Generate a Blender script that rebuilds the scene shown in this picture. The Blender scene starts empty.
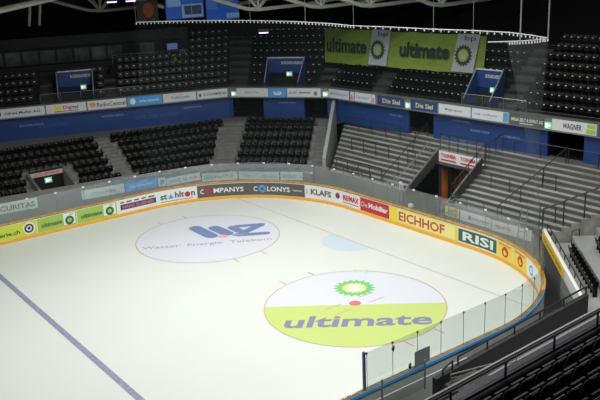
import bpy, math, random
from mathutils import Vector, Matrix
random.seed(7)
sc = bpy.context.scene
COL = sc.collection
PI = math.pi

# ------------------------------------------------------------------ camera
cam_d = bpy.data.cameras.new('camera'); cam = bpy.data.objects.new('camera', cam_d); COL.objects.link(cam)
_yaw, _pit, _rol = 0.934377838, 0.291298883, -0.0453029378
f = Vector((math.cos(_yaw)*math.cos(_pit), math.sin(_yaw)*math.cos(_pit), -math.sin(_pit)))
r0 = Vector((math.sin(_yaw), -math.cos(_yaw), 0)); u0 = r0.cross(f)
r = r0*math.cos(_rol)+u0*math.sin(_rol); u = u0*math.cos(_rol)-r0*math.sin(_rol)
M_ = Matrix((r, u, -f)).transposed().to_4x4(); M_.translation = Vector((-3.5658, -34.7437, 16.4157))
cam.matrix_world = M_
cam_d.sensor_width = 36; cam_d.lens = 801.451/600*36; cam_d.clip_end = 400; cam_d.clip_start = .3
sc.camera = cam
# ------------------------------------------------------------------ world, light, exposure
w = bpy.data.worlds.new('world'); sc.world = w; w.use_nodes = True
w.node_tree.nodes['Background'].inputs[0].default_value = (.75, .85, 1, 1)
w.node_tree.nodes['Background'].inputs[1].default_value = .004
def area(name, loc, sx, sy, power, rot=(0, 0, 0), spread=PI, col=(1, .99, .95)):
    d = bpy.data.lights.new(name, 'AREA'); d.shape = 'RECTANGLE'; d.size = sx; d.size_y = sy
    d.energy = power; d.spread = spread; d.color = col
    o = bpy.data.objects.new(name, d); COL.objects.link(o); o.location = loc; o.rotation_euler = rot
    return o
# rows of floodlights hung under the roof above the ice
area('ice_floodlights', (20, 5, 19), 22, 3, 2300, (0, 0, 0), math.radians(150))
area('ice_floodlights', (18, -5, 19), 26, 3, 2100, (0, 0, 0), math.radians(150))
area('ice_floodlights', (-8, 0, 19), 30, 14, 1500, (0, 0, 0), math.radians(150))
area('near_stand_fill', (18, -21, 18.5), 22, 2, 2600, (math.radians(22), 0, 0), math.radians(150))  # added unseen fill, lifts the outer faces of the near boards
sc.view_settings.view_transform = 'Standard'; sc.view_settings.look = 'None'
sc.view_settings.gamma = 1; sc.view_settings.use_curve_mapping = False
sc.view_settings.exposure = 0.05
sc.cycles.max_bounces = 8; sc.cycles.transparent_max_bounces = 24
sc.cycles.diffuse_bounces = 4; sc.cycles.glossy_bounces = 3
sc.cycles.sample_clamp_indirect = 4
sc.cycles.use_denoising = True

# ------------------------------------------------------------------ materials
MATS = {}
def srgb(c):
    return tuple((x/12.92 if x <= .04045 else ((x+.055)/1.055)**2.4) for x in [v/255 for v in c])+(1,)
def mat(name, c, rough=.6, metal=0, spec=.5, noise=0, nscale=3.0, emis=0, stretch=None):
    if name in MATS: return MATS[name]
    m = bpy.data.materials.new(name); m.use_nodes = True; nt = m.node_tree; b = nt.nodes['Principled BSDF']
    b.inputs['Base Color'].default_value = srgb(c); b.inputs['Roughness'].default_value = rough
    b.inputs['Metallic'].default_value = metal; b.inputs['Specular IOR Level'].default_value = spec
    if noise:
        tc = nt.nodes.new('ShaderNodeTexCoord'); mp = nt.nodes.new('ShaderNodeMapping')
        n = nt.nodes.new('ShaderNodeTexNoise'); n.inputs['Scale'].default_value = nscale; n.inputs['Detail'].default_value = 5
        mp.inputs['Scale'].default_value = stretch or (1, 1, 1)
        nt.links.new(tc.outputs['Object'], mp.inputs[0]); nt.links.new(mp.outputs[0], n.inputs['Vector'])
        mr = nt.nodes.new('ShaderNodeMapRange'); mr.inputs[1].default_value = .3; mr.inputs[2].default_value = .7
        mr.inputs[3].default_value = 1-noise; mr.inputs[4].default_value = 1+noise
        nt.links.new(n.outputs['Fac'], mr.inputs[0])
        mx = nt.nodes.new('ShaderNodeMix'); mx.data_type = 'RGBA'; mx.blend_type = 'MULTIPLY'; mx.inputs[0].default_value = 1
        mx.inputs[6].default_value = srgb(c); nt.links.new(mr.outputs[0], mx.inputs[7])
        nt.links.new(mx.outputs[2], b.inputs['Base Color'])
    if emis:
        b.inputs['Emission Color'].default_value = srgb(c); b.inputs['Emission Strength'].default_value = emis
    MATS[name] = m; return m
def sheer(name, tint, cover, ccol, gloss):
    """thin clear sheet or fine netting: transparent + a little diffuse dust + reflection"""
    m = bpy.data.materials.new(name); m.use_nodes = True; nt = m.node_tree; nt.nodes.clear()
    out = nt.nodes.new('ShaderNodeOutputMaterial'); tr = nt.nodes.new('ShaderNodeBsdfTransparent'); tr.inputs[0].default_value = tint+(1,)
    df = nt.nodes.new('ShaderNodeBsdfDiffuse'); df.inputs[0].default_value = srgb(ccol)
    m1 = nt.nodes.new('ShaderNodeMixShader'); m1.inputs[0].default_value = cover
    nt.links.new(tr.outputs[0], m1.inputs[1]); nt.links.new(df.outputs[0], m1.inputs[2]); last = m1
    if gloss:
        gl = nt.nodes.new('ShaderNodeBsdfGlossy'); gl.inputs['Roughness'].default_value = .03
        m2 = nt.nodes.new('ShaderNodeMixShader'); m2.inputs[0].default_value = gloss
        nt.links.new(m1.outputs[0], m2.inputs[1]); nt.links.new(gl.outputs[0], m2.inputs[2]); last = m2
    nt.links.new(last.outputs[0], out.inputs[0]); MATS[name] = m; return m
GLASS = sheer('clear_board_glass', (.91, .94, .93), .03, (205, 220, 215), .10)
GLASS2 = sheer('rail_glass', (.85, .9, .9), .04, (190, 205, 205), .05)
NET = sheer('fine_netting', (1, 1, 1), .025, (110, 130, 130), 0)
NET2 = sheer('edge_haze_netting', (1, 1, 1), .13, (120, 132, 132), 0)  # same net, extra cover paints the haze it shows edge-on
ICE = mat('ice', (208, 214, 208), .45, spec=.25, noise=.012, nscale=.25)
CONC = mat('concrete_step', (124, 124, 119), .75, noise=.22, nscale=1.3)
CONC_D = mat('concrete_dark', (96, 98, 98), .8, noise=.15, nscale=1.5)
CONC_L = mat('concrete_smooth', (150, 152, 150), .7, noise=.07, nscale=1.0)
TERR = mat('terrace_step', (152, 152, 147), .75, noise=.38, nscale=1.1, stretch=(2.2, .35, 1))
RISER = mat('terrace_riser_shade', (84, 84, 84), .8)  # darker than the treads, paints shade onto the riser faces
DARKF = mat('dark_upper_floor', (22, 23, 25), .85, noise=.2, nscale=1.2)
BLACK = mat('black', (12, 12, 13), .7)
SEATM = mat('black_seat_plastic', (8, 9, 9), .4, spec=.25)
SEATF = mat('black_seat_fabric', (8, 8, 9), .5)
STEEL = mat('painted_dark_rail', (48, 50, 52), .45, metal=.3)
RAILG = mat('galvanised_rail', (150, 152, 150), .35, metal=.6)
WHITE = mat('white_panel', (232, 234, 232), .5)
WHITEB = mat('white_signface', (214, 218, 222), .5)
GREYP = mat('grey_panel', (120, 122, 122), .55)
ORANGE = mat('orange_yellow_kick', (240, 176, 40), .5)
LEDGE = mat('ledge_orange', (205, 150, 60), .5, noise=.25, nscale=3)
BLUEW = mat('blue_wall', (24, 62, 126), .55, noise=.06, nscale=.5)
BLUEB = mat('blue_strip', (66, 165, 235), .4)
LIME = mat('lime', (160, 198, 84), .5)
YELLOW = mat('yellow', (238, 216, 70), .5)
REDM = mat('red', (196, 40, 52), .5)
NAVY = mat('navy', (48, 66, 120), .5)
SKYB = mat('sky_blue', (80, 160, 215), .5)
DGREEN = mat('dark_green', (40, 96, 74), .5)
DGREY = mat('dark_grey_sign', (92, 92, 92), .5)
TEXTG = mat('grey_text', (120, 124, 128), .5)
BLACKT = mat('black_text', (35, 35, 38), .5)
ROOFM = mat('roof_dark', (46, 50, 50), .9, noise=.15, nscale=.4)
TRUSS = mat('truss_paint', (186, 192, 180), .5)
EXITM = mat('exit_green_lit', (150, 215, 170), .5, emis=.3)
EXITW = mat('exit_white', (240, 255, 240), .5, emis=.8)
BANNER = mat('lime_banner_cloth', (120, 142, 52), .85, noise=.1, nscale=1.5)
BANNERW = mat('white_banner_cloth', (165, 170, 178), .85, noise=.1, nscale=1.5)

# ------------------------------------------------------------------ mesh builder
class MB:
    def __init__(s): s.v = []; s.f = []; s.m = []; s.mats = []
    def mi(s, m):
        if m not in s.mats: s.mats.append(m)
        return s.mats.index(m)
    def add(s, vs, fs, m):
        k = len(s.v); i = s.mi(m); s.v += [tuple(p) for p in vs]
        for q in fs: s.f.append([a+k for a in q]); s.m.append(i)
        return s
    def quad(s, a, b, c, d, m): return s.add([a, b, c, d], [(0, 1, 2, 3)], m)
    def hexa(s, lo, hi, m):
        """prism between two corresponding loops"""
        n = len(lo); fs = [tuple(range(n))[::-1], tuple(range(n, 2*n))]+[(i, (i+1) % n, n+(i+1) % n, n+i) for i in range(n)]
        return s.add(list(lo)+list(hi), fs, m)
    def prism(s, poly, z0, z1, m):
        return s.hexa([(x, y, z0) for x, y in poly], [(x, y, z1) for x, y in poly], m)
    def box(s, c, d, m, rz=0, rx=0):
        R = Matrix.Rotation(rz, 3, 'Z') @ Matrix.Rotation(rx, 3, 'X'); c = Vector(c); a, b, h = [t/2 for t in d]
        P = lambda z: [c+R @ Vector((x*a, y*b, z*h)) for x, y in ((-1, -1), (1, -1), (1, 1), (-1, 1))]
        return s.hexa(P(-1), P(1), m)
    def tube(s, pts, rad, m, n=6, closed=False):
        pts = [Vector(p) for p in pts]; k = len(s.v); i_ = s.mi(m); N = len(pts)
        for i, p in enumerate(pts):
            a = pts[(i-1) % N] if (closed or i) else p; b = pts[(i+1) % N] if (closed or i < N-1) else p
            t = (b-a).normalized(); ref = Vector((0, 0, 1)) if abs(t.z) < .9 else Vector((1, 0, 0))
            x = t.cross(ref).normalized(); y = x.cross(t)
            for j in range(n): an = 2*PI*j/n; s.v.append(tuple(p+x*rad*math.cos(an)+y*rad*math.sin(an)))
        for i in range(N if closed else N-1):
            for j in range(n):
                a = k+i*n; b = k+((i+1) % N)*n
                s.f.append([a+j, a+(j+1) % n, b+(j+1) % n, b+j]); s.m.append(i_)
        if not closed:
            s.f.append([k+j for j in range(n)][::-1]); s.m.append(i_); s.f.append([k+(N-1)*n+j for j in range(n)]); s.m.append(i_)
        return s
    def text(s, txt, fn, m, bold=0.0, shear=0.0, grid=0):
        vs, fs = glyphs(txt, bold, shear)
        return s.add([fn(x, y) for x, y in vs], fs, m)
    def build(s, name, parent=None, bevel=0, smooth=False):
        me = bpy.data.meshes.new(name); me.from_pydata(s.v, [], s.f)
        for m in s.mats: me.materials.append(m)
        me.polygons.foreach_set('material_index', s.m)
        if smooth: me.polygons.foreach_set('use_smooth', [True]*len(s.f))
        me.update(); o = bpy.data.objects.new(name, me); COL.objects.link(o)
        if parent: o.parent = parent
        if bevel:
            b = o.modifiers.new('bevel', 'BEVEL'); b.width = bevel; b.segments = 2; b.limit_method = 'ANGLE'
        return o
_G = {}
def glyphs(txt, bold=0, shear=0):
    """font outline as triangles, normalised to the unit square"""
    k = (txt, bold, shear)
    if k in _G: return _G[k]
    c = bpy.data.curves.new('t', 'FONT'); c.body = txt; c.offset = bold; c.shear = shear; c.resolution_u = 2
    o = bpy.data.objects.new('t', c); COL.objects.link(o); bpy.context.view_layer.update()
    me = bpy.data.meshes.new_from_object(o.evaluated_get(bpy.context.evaluated_depsgraph_get()))
    vs = [(v.co.x, v.co.y) for v in me.vertices]; fs = [tuple(p.vertices) for p in me.polygons]
    bpy.data.objects.remove(o); bpy.data.curves.remove(c); bpy.data.meshes.remove(me)
    x0 = min(v[0] for v in vs); x1 = max(v[0] for v in vs); y0 = min(v[1] for v in vs); y1 = max(v[1] for v in vs)
    vs = [((x-x0)/(x1-x0), (y-y0)/(y1-y0)) for x, y in vs]
    _G[k] = (vs, fs); return _G[k]
def tag(o, label=None, cat=None, group=None, kind=None):
    if label: o['label'] = label
    if cat: o['category'] = cat
    if group: o['group'] = group
    if kind: o['kind'] = kind
    return o
def empty(name, loc=(0, 0, 0), label=None, cat=None, group=None):
    o = bpy.data.objects.new(name, None); COL.objects.link(o); o.location = loc; o.empty_display_size = .2
    return tag(o, label, cat, group)
def struct(mb, name, parent=None, **k):
    o = mb.build(name, parent, **k)
    if parent is None: o['kind'] = 'structure'
    return o
def unit(a, b):
    dx, dy = b[0]-a[0], b[1]-a[1]; l = math.hypot(dx, dy); return (dx/l, dy/l), l
def lerp(a, b, t):
    if isinstance(a, (int, float)): return a+(b-a)*t
    return tuple(x+(y-x)*t for x, y in zip(a, b))
def disc_pts(cx, cy, rad, n=64, a0=0, a1=2*PI):
    return [(cx+rad*math.cos(a0+(a1-a0)*i/n), cy+rad*math.sin(a0+(a1-a0)*i/n)) for i in range(n)]

# ================================================================== SETTING
# board line: far side, far corner, end, near corner, near side
def board(s, off=0.0):
    """plan point at length s along the boards; off>0 lies outside the rink"""
    if s < 20: return (s, 15+off)
    s -= 20
    if s < 15.708: a = PI/2-s/10; return (20+(10+off)*math.cos(a), 5+(10+off)*math.sin(a))
    s -= 15.708
    if s < 11: return (30+off, 5-s)
    s -= 11
    if s < 14.137: a = -s/9; return (21+(9+off)*math.cos(a), -6+(9+off)*math.sin(a))
    s -= 14.137
    return (21-s, -15-off)
SMAX = 60.845+9.4      # near boards run on to x = 11.6
def brange(s0, s1, step=.5):
    n = max(1, int(round((s1-s0)/step))); return [s0+(s1-s0)*i/n for i in range(n+1)]
def bsheet(mb, s0, s1, z0, z1, off, m, step=.5):
    S = brange(s0, s1, step)
    for a, b in zip(S, S[1:]):
        A, B = board(a, off), board(b, off); mb.quad((*A, z0), (*B, z0), (*B, z1), (*A, z1), m)
def bsolid(mb, s0, s1, z0, z1, o0, o1, m, step=.5):
    S = brange(s0, s1, step)
    lo = [board(a, o0) for a in S]; hi = [board(a, o1) for a in S]; n = len(S)
    for i in range(n-1):
        mb.prism([lo[i], hi[i], hi[i+1], lo[i+1]], z0, z1, m)

# concrete ground and ice
mb = MB(); mb.quad((-30, -45, -.06), (60, -45, -.06), (60, 45, -.06), (-30, 45, -.06), mat('arena_ground', (44, 45, 46), .8, noise=.15)); struct(mb, 'floor_ground')
mb = MB(); pts = [board(s, -.02) for s in brange(0, 76, .5)]
pts = [(-24, 14.98)]+pts+[(-24, -14.98)]
mb.add([(x, y, 0) for x, y in pts], [tuple(range(len(pts)))[::-1]], ICE)
ice = struct(mb, 'floor_ice')
# painted lines and logos frozen under the surface: thin parts of the ice floor
def decal(name, label=None): return name, label
RL = mat('ice_red_line', (200, 158, 156), .5); BL = mat('ice_blue_line', (134, 142, 166), .5, noise=.28, nscale=6, stretch=(1, 1, 1))
def ring(mb, cx, cy, r0, r1, z, m, n=72):
    for i in range(n):
        a, b = 2*PI*i/n, 2*PI*(i+1)/n
        mb.quad((cx+r0*math.cos(a), cy+r0*math.sin(a), z), (cx+r1*math.cos(a), cy+r1*math.sin(a), z), (cx+r1*math.cos(b), cy+r1*math.sin(b), z), (cx+r0*math.cos(b), cy+r0*math.sin(b), z), m)
mb = MB(); mb.quad((7.69, -14.9, .004), (7.99, -14.9, .004), (7.99, 14.9, .004), (7.69, 14.9, .004), BL); mb.build('blue_line', ice)['label'] = 'faded blue painted line across the ice'
mb = MB(); mb.quad((25.97, -13.5, .004), (26.03, -13.5, .004), (26.03, 13.0, .004), (25.97, 13.0, .004), RL); mb.build('goal_line', ice)['label'] = 'thin pale red painted goal line'
mb = MB(); a = [(26+1.8*math.cos(t), .25+1.8*math.sin(t)) for t in [PI/2+PI*i/24 for i in range(25)]]
mb.add([(x, y, .003) for x, y in a], [tuple(range(25))], mat('ice_crease', (190, 208, 218), .5)); mb.build('goal_crease', ice)['label'] = 'pale blue painted half circle'
TICKM = mat('ice_tick', (196, 142, 140), .5)
for cy, nm in ((7, 'far'), (-7, 'near')):
    mb = MB(); ring(mb, 20, cy, 4.45, 4.5, .009, mat('ice_circle_line', (194, 148, 152), .5))
    for sx in (-1, 1):
        for sy in (-1, 1):
            x = 20+sx*.95; y0 = cy+sy*4.45; mb.quad((x-.03, y0, .009), (x+.03, y0, .009), (x+.03, y0+sy*.6, .009), (x-.03, y0+sy*.6, .009), TICKM)
    mb.build('faceoff_circle_line', ice)
# far circle: white disc with blue company lettering
WV = mat('ice_logo_white', (206, 210, 219), .5); WB = mat('ice_logo_blue', (112, 132, 174), .5); WG = mat('ice_logo_grey', (142, 150, 172), .5); WR = mat('ice_logo_red', (232, 160, 160), .5)
mb = MB(); mb.add([(x, y, .004) for x, y in disc_pts(20, 7, 4.45)], [tuple(range(64))], WV)
_e1 = Vector((6.83, -4.15)).normalized(); _e2 = Vector((-_e1.y, _e1.x))
def P2(o, x, y, z=.007, sh=0): p = Vector(o)+_e1*(x+sh*y)+_e2*y; return (p.x, p.y, z)
o1 = (15.75, 7.72)
mb.text('Wasser  Energie  Telekom', lambda a, b: P2(o1, a*7.9, b*.62), WG, bold=.006)
_sz = [.006]
def slab(x0, y0, x1, y1, wd, m, o=(15.75, 7.72)):
    x0 += .95; x1 += .95
    _sz[0] += .002; zz = _sz[0]
    d = Vector((x1-x0, y1-y0)).normalized()*wd/2; n = Vector((-d.y, d.x)); q = []
    for i in range(9): t = PI/2+PI*i/8; q.append((x0+d.x*math.cos(t)+n.x*math.sin(t), y0+d.y*math.cos(t)+n.y*math.sin(t)))
    for i in range(9): t = -PI/2+PI*i/8; q.append((x1+d.x*math.cos(t)+n.x*math.sin(t), y1+d.y*math.cos(t)+n.y*math.sin(t)))
    mb.add([P2(o, a, b, zz) for a, b in q], [tuple(range(18))], m)
slab(2.2, 3.55, 3.25, 1.75, .85, WB); slab(3.45, 3.3, 4.25, 2.0, .82, WB); slab(4.6, 3.1, 5.0, 2.35, .62, WB)
slab(4.9, 3.3, 6.5, 3.3, .5, WB); slab(6.4, 3.2, 5.0, 1.6, .6, WB); slab(5.0, 1.5, 6.7, 1.5, .5, WB)
slab(3.9, 1.55, 4.0, 1.5, .5, WR); slab(4.75, 1.55, 5.1, 1.45, .4, WG)
mb.build('painted_logo', ice)['label'] = 'white painted circle with blue company letters'
# near circle: white upper half, lime lower half, sunburst and word
GV = mat('ice_logo_lime', (186, 204, 118), .5); GD = mat('ice_logo_green', (110, 190, 120), .5); GY = mat('ice_logo_yellow', (222, 226, 140), .5); GT = mat('ice_logo_slate', (120, 128, 156), .5)
mb = MB(); a0 = math.atan2(-9.77+7, 23.44-20); a1 = math.atan2(-4.13+7, 16.54-20)
mb.add([(x, y, .004) for x, y in [(20+4.45*math.cos(a0+(a1-a0)*i/40), -7+4.45*math.sin(a0+(a1-a0)*i/40)) for i in range(41)]], [tuple(range(41))], WV)
a1b = a1-2*PI
mb.add([(x, y, .004) for x, y in [(20+4.45*math.cos(a1b+(a0-a1b)*i/40), -7+4.45*math.sin(a1b+(a0-a1b)*i/40)) for i in range(41)]], [tuple(range(41))], GV)
_e1 = Vector((5.37, -4.32)).normalized(); _e2 = Vector((-_e1.y, _e1.x)); o2 = (15.79, -6.72)
mb.text('ultimate', lambda a, b: P2(o2, a*6.95, b*1.25, sh=.15), GT, bold=.025)
def burst(fn, m_out, m_mid, m_in, R, z=(0, 0, 0), n=18):
    q = []
    for i in range(2*n): rr = R if i % 2 == 0 else R*.78; q.append((rr*math.cos(PI*i/n), rr*math.sin(PI*i/n)))
    mb.add([fn(a, b, 0) for a, b in q], [tuple(range(2*n))], m_out)
    mb.add([fn(a*.62, b*.62, 1) for a, b in q], [tuple(range(2*n))], m_mid)
    mb.add([fn(R*.33*math.cos(PI*i/12), R*.33*math.sin(PI*i/12), 2) for i in range(24)], [tuple(range(24))], m_in)
o3 = (21.38, -5.38)
burst(lambda a, b, k: P2(o3, a, b, .007+.003*k), GD, GY, WHITE, 1.12)
mb.text('bp', lambda a, b: P2((22.65, -3.95), a*.95, b*.7), mat('ice_logo_palegreen', (176, 214, 190), .5), bold=.01)
mb.add([(x, y, .008) for x, y in disc_pts(20.15, -6.85, .3, 20)], [tuple(range(20))], mat('ice_spot_red', (204, 112, 116), .5))
for sx in (-1, 1):
    for sy in (-1, 1):
        x0, x1 = 20.15+sx*.55, 20.15+sx*1.6; y = -6.85+sy*.4
        mb.quad((x0, y-.03, .008), (x1, y-.03, .008), (x1, y+.03, .008), (x0, y+.03, .008), TICKM)
mb.build('painted_logo', ice)['label'] = 'painted circle, white above and lime below, with green sunburst'

# ---- stand plans
Lf = [(1, 18.4), (19.0, 16.3)]; Lb = [(1.2, 23.0), (19.0, 20.8)]
Mf = [(20.0, 16.2), (25.6, 15.6)]; Mb = [(19.9, 20.7), (29.2, 19.2)]
Cf = [(26.6, 14.6), (30.5, 10.0)]; Cb = [(30.4, 18.0), (34.2, 13.5)]
def steps(mb, front, back, n, z0, z1, m, mr=None, base=-.05):
    """stepped solid: n treads from front to back, z0 first tread, z1 last tread"""
    for k in range(n):
        z = z0+(z1-z0)*k/max(1, n-1)
        a, b = lerp(front[0], back[0], k/n), lerp(front[1], back[1], k/n)
        c, d = lerp(front[1], back[1], (k+1)/n), lerp(front[0], back[0], (k+1)/n)
        mb.hexa([(*a, base), (*b, base), (*c, base), (*d, base)], [(*a, z), (*b, z), (*c, z), (*d, z)], m)
zL, zM, zC, zT = 1.9, 1.75, 1.6, 4.0
mb = MB()
_cx = lambda seg, x: lerp(seg[0], seg[1], (x-seg[0][0])/(seg[1][0]-seg[0][0]))
steps(mb, [Lf[0], _cx(Lf, 13.1)], [Lb[0], _cx(Lb, 13.1)], 6, zL, zT, CONC); steps(mb, [_cx(Lf, 15.7), Lf[1]], [_cx(Lb, 15.7), Lb[1]], 6, zL, zT, CONC)
steps(mb, [lerp(_cx(Lf, 13.1), _cx(Lb, 13.1), .5), lerp(_cx(Lf, 15.7), _cx(Lb, 15.7), .5)], [_cx(Lb, 13.1), _cx(Lb, 15.7)], 3, zL+.42*3, zT, CONC); steps(mb, Mf, Mb, 6, zM, zT, CONC); steps(mb, Cf, Cb, 6, zC, zT, CONC)
# aisle stairs
AISLE = mat('aisle_step', (112, 112, 108), .8, noise=.2, nscale=2)
steps(mb, [Lf[1], Mf[0]], [Lb[1], Mb[0]], 13, zL-.1, 4.25, AISLE); steps(mb, [Mf[1], Cf[0]], [Mb[1], Cb[0]], 13, zM-.1, 4.25, AISLE)
steps(mb, [Cf[1], (31.0, 9.3)], [Cb[1], (35.0, 12.9)], 13, zC-.1, 4.25, AISLE)
struct(mb, 'floor_lower_stand')
# fascia line and concourse floor
F = [(-2.5, 30.2), (13.6, 25.0), (30, 19.7), (34.9, 13.05), (36.1, -10), (36.9, -19)]
def offs(poly, d):
    out = []
    for i, p in enumerate(poly):
        ns = []
        for a, b in ((i-1, i), (i, i+1)):
            if a >= 0 and b < len(poly): (ux, uy), l = unit(poly[a], poly[b]); ns.append((-uy, ux))
        nx = sum(n[0] for n in ns)/len(ns); ny = sum(n[1] for n in ns)/len(ns); k = nx*nx+ny*ny
        out.append((p[0]+nx/k*d, p[1]+ny/k*d))
    return out
W = offs(F, .45)
FL = [0]
for a, b in zip(F, F[1:]): FL.append(FL[-1]+math.dist(a, b))
def fpt(s, off=0):
    Q = offs(F, off)
    for i in range(len(F)-1):
        if s <= FL[i+1] or i == len(F)-2: return lerp(Q[i], Q[i+1], (s-FL[i])/(FL[i+1]-FL[i]))
mb = MB()
cf = [(-3, 23.5), (1.2, 23.0), Lb[1], Mb[0], Mb[1], Cb[0], Cb[1], (35.0, 12.9), (36.0, 12.4), (36.3, -16)]
cb = [(-3, 31), (1.2, 30), (19, 24.2), (20, 24.0), (30.3, 20.5), (31.2, 19.4), (34.9, 14.2), (35.4, 13.5), (36.2, 13.0), (37, -16)]
for i in range(len(cf)-1): mb.prism([cf[i], cf[i+1], cb[i+1], cb[i]], 4.1, 4.4, CONC_D)
struct(mb, 'floor_concourse')
# blue concourse wall with black doorways
DOORS = [(34.48, 37.0), (40.25, 42.1), (50.4, 52.65), (61.5, 63.9)]
cuts = sorted([0, FL[-1]]+FL[1:-1]+[d for p in DOORS for d in p])
mb = MB()
for a, b in zip(cuts, cuts[1:]):
    if b-a < .02: continue
    mid = (a+b)/2; door = any(d0 < mid < d1 for d0, d1 in DOORS)
    A, B = fpt(a+1e-4, .45), fpt(b-1e-4, .45); A2, B2 = fpt(a+1e-4, .7), fpt(b-1e-4, .7)
    if door: mb.prism([A, B, B2, A2], 6.35, 6.7, BLUEW)
    else: mb.prism([A, B, B2, A2], 4.3, 6.7, BLUEW)
wall = struct(mb, 'wall_concourse')
TXT = mat('pale_wall_lettering', (150, 165, 190), .6); TXT2 = mat('blue_wall_lettering', (54, 100, 172), .6)
mb = MB()
for s, z, t, l, h, m in [(18.2, 5.35, 'BOSSARD ARENA', 1.7, .16, TXT), (24.2, 5.45, 'BOSSARD ARENA', 1.6, .14, TXT), (26.5, 5.0, 'ERSTE LIGA HOCKEY', 3.6, .3, TXT2), (19.5, 5.1, 'ICE HOCKEY', 2.2, .3, TXT2), (30.5, 5.5, 'BOSSARD ARENA', 1.4, .14, TXT), (38.3, 5.6, 'BOSSARD ARENA', 1.3, .12, TXT),
                            (43.3, 5.9, 'BOSSARD ARENA', 1.4, .13, TXT), (44.6, 5.2, 'ICE HOCKEY', 1.6, .2, TXT2), (48.6, 5.4, 'BOSSARD ARENA', 1.2, .13, TXT), (54.3, 5.7, 'BOSSARD ARENA', 1.4, .14, TXT), (55.8, 5.2, 'BOSSARD ARENA', 1.5, .16, TXT), (58.2, 5.15, 'BOSSARD ARENA', 1.4, .15, TXT), (65.0, 5.3, 'BOSSARD ARENA', 1.3, .15, TXT)]:
    mb.text(t, lambda a, b: (*fpt(s+a*l, .44), z+b*h), m)
mb.build('wall_lettering', wall)
mb = MB()   # dark rooms behind the doorways
for d0, d1 in DOORS:
    A, B = fpt(d0-.3, .72), fpt(d1+.3, .72); A2, B2 = fpt(d0-.3, 3.2), fpt(d1+.3, 3.2)
    for p, q in ((A, A2), (B, B2), (A2, B2)): mb.quad((*p, 4.3), (*q, 4.3), (*q, 6.7), (*p, 6.7), BLACK)
    mb.quad((*A, 4.39), (*B, 4.39), (*B2, 4.39), (*A2, 4.39), BLACK); mb.quad((*A, 6.7), (*B, 6.7), (*B2, 6.7), (*A2, 6.7), BLACK)
struct(mb, 'wall_doorway_recess')
# fascia band (balcony front) and its floor slab
mb = MB(); Q1 = offs(F, .22)
for i in range(len(F)-1):
    mb.prism([F[i], F[i+1], Q1[i+1], Q1[i]], 6.1, 6.9, GREYP)
    Q2 = offs(F, 1.5); mb.prism([Q1[i], Q1[i+1], Q2[i+1], Q2[i]], 6.35, 6.6, DARKF)
    Qa = offs(F, -.05); Qb = offs(F, .3); mb.prism([Qa[i], Qa[i+1], Qb[i+1], Qb[i]], 6.9, 6.96, CONC_D)
struct(mb, 'trim_balcony_front')

# sloped dividing wall beside the corner stairs
mb = MB(); a, b = (31.05, 9.2), (35.25, 12.95); n_ = (.18, -.18)
A = [(*a, -.05), (a[0]+n_[0], a[1]+n_[1], -.05), (b[0]+n_[0], b[1]+n_[1], -.05), (*b, -.05)]
mb.hexa(A, [(*a, 2.7), (a[0]+n_[0], a[1]+n_[1], 2.7), (b[0]+n_[0], b[1]+n_[1], 6.1), (*b, 6.1)], CONC_L); struct(mb, 'wall_stair_divider')

# end terrace (standing steps) with the tunnel between
TX0, TX1, TZ0, TZ1 = 31.2, 36.1, 1.5, 4.3
mb = MB()
def lf(t): return (lerp(31.5, 36.1, t), lerp(9.0, 12.6, t))
def rt(t): return (lerp(31.2, 36.1, t), lerp(-9.6, -14.0, t))
TN = 13
TY0, TY1 = -2.6, .9
for k in range(TN):
    z = TZ0+(TZ1-TZ0)*k/(TN-1); x0 = lerp(TX0, TX1, k/TN); x1 = lerp(TX0, TX1, (k+1)/TN)
    l0 = (x0, lerp(8.7, 12.4, k/TN)); l1 = (x1, lerp(8.7, 12.4, (k+1)/TN)); q0 = rt(k/TN); q1 = rt((k+1)/TN)
    if x1 < 34.3:
        mb.prism([(x0, TY1), (x1, TY1), l1, l0], -.05, z, TERR); mb.prism([q0, q1, (x1, TY0), (x0, TY0)], -.05, z, TERR)
    else:
        mb.prism([(x0, TY1), (x1, TY1), l1, l0], -.05, z, TERR); mb.prism([q0, q1, (x1, TY0), (x0, TY0)], -.05, z, TERR)
        (z > 3.6) and mb.prism([(x0, TY0), (x1, TY0), (x1, TY1), (x0, TY1)], 3.5, z, TERR)
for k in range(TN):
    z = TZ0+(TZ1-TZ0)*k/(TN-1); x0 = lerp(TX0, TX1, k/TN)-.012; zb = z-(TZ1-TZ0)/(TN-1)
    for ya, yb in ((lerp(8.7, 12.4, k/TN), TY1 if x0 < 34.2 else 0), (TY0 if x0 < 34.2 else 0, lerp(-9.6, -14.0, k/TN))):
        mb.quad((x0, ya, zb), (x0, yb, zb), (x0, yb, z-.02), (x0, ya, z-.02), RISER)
struct(mb, 'floor_end_terrace')
# near end corner stand, and near side gangway
Nf = [(31.1, -9.9), (24.5, -16.75)]; Nb = [(36.3, -14.6), (29.6, -21.8)]
mb = MB(); NZ = [1.2, 1.6, 2.05, 2.5, 3.0, 3.5]; NT = [0, 1.35/7, 2.6/7, 3.85/7, 5.1/7, 6.1/7, 1]
for k in range(6):
    a, b = lerp(Nf[0], Nb[0], NT[k]), lerp(Nf[1], Nb[1], NT[k]); c, d = lerp(Nf[1], Nb[1], NT[k+1]), lerp(Nf[0], Nb[0], NT[k+1])
    mb.prism([a, b, c, d], -.05, NZ[k], CONC_L)
mb.prism([(24.5, -16.75), (14.6, -17.4), (14.6, -20.2), (29.6, -21.8)], -.05, 1.3, CONC_L)
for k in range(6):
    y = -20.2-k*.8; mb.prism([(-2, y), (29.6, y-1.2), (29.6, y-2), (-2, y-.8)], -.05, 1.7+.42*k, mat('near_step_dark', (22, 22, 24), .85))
struct(mb, 'floor_near_stand')
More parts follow.
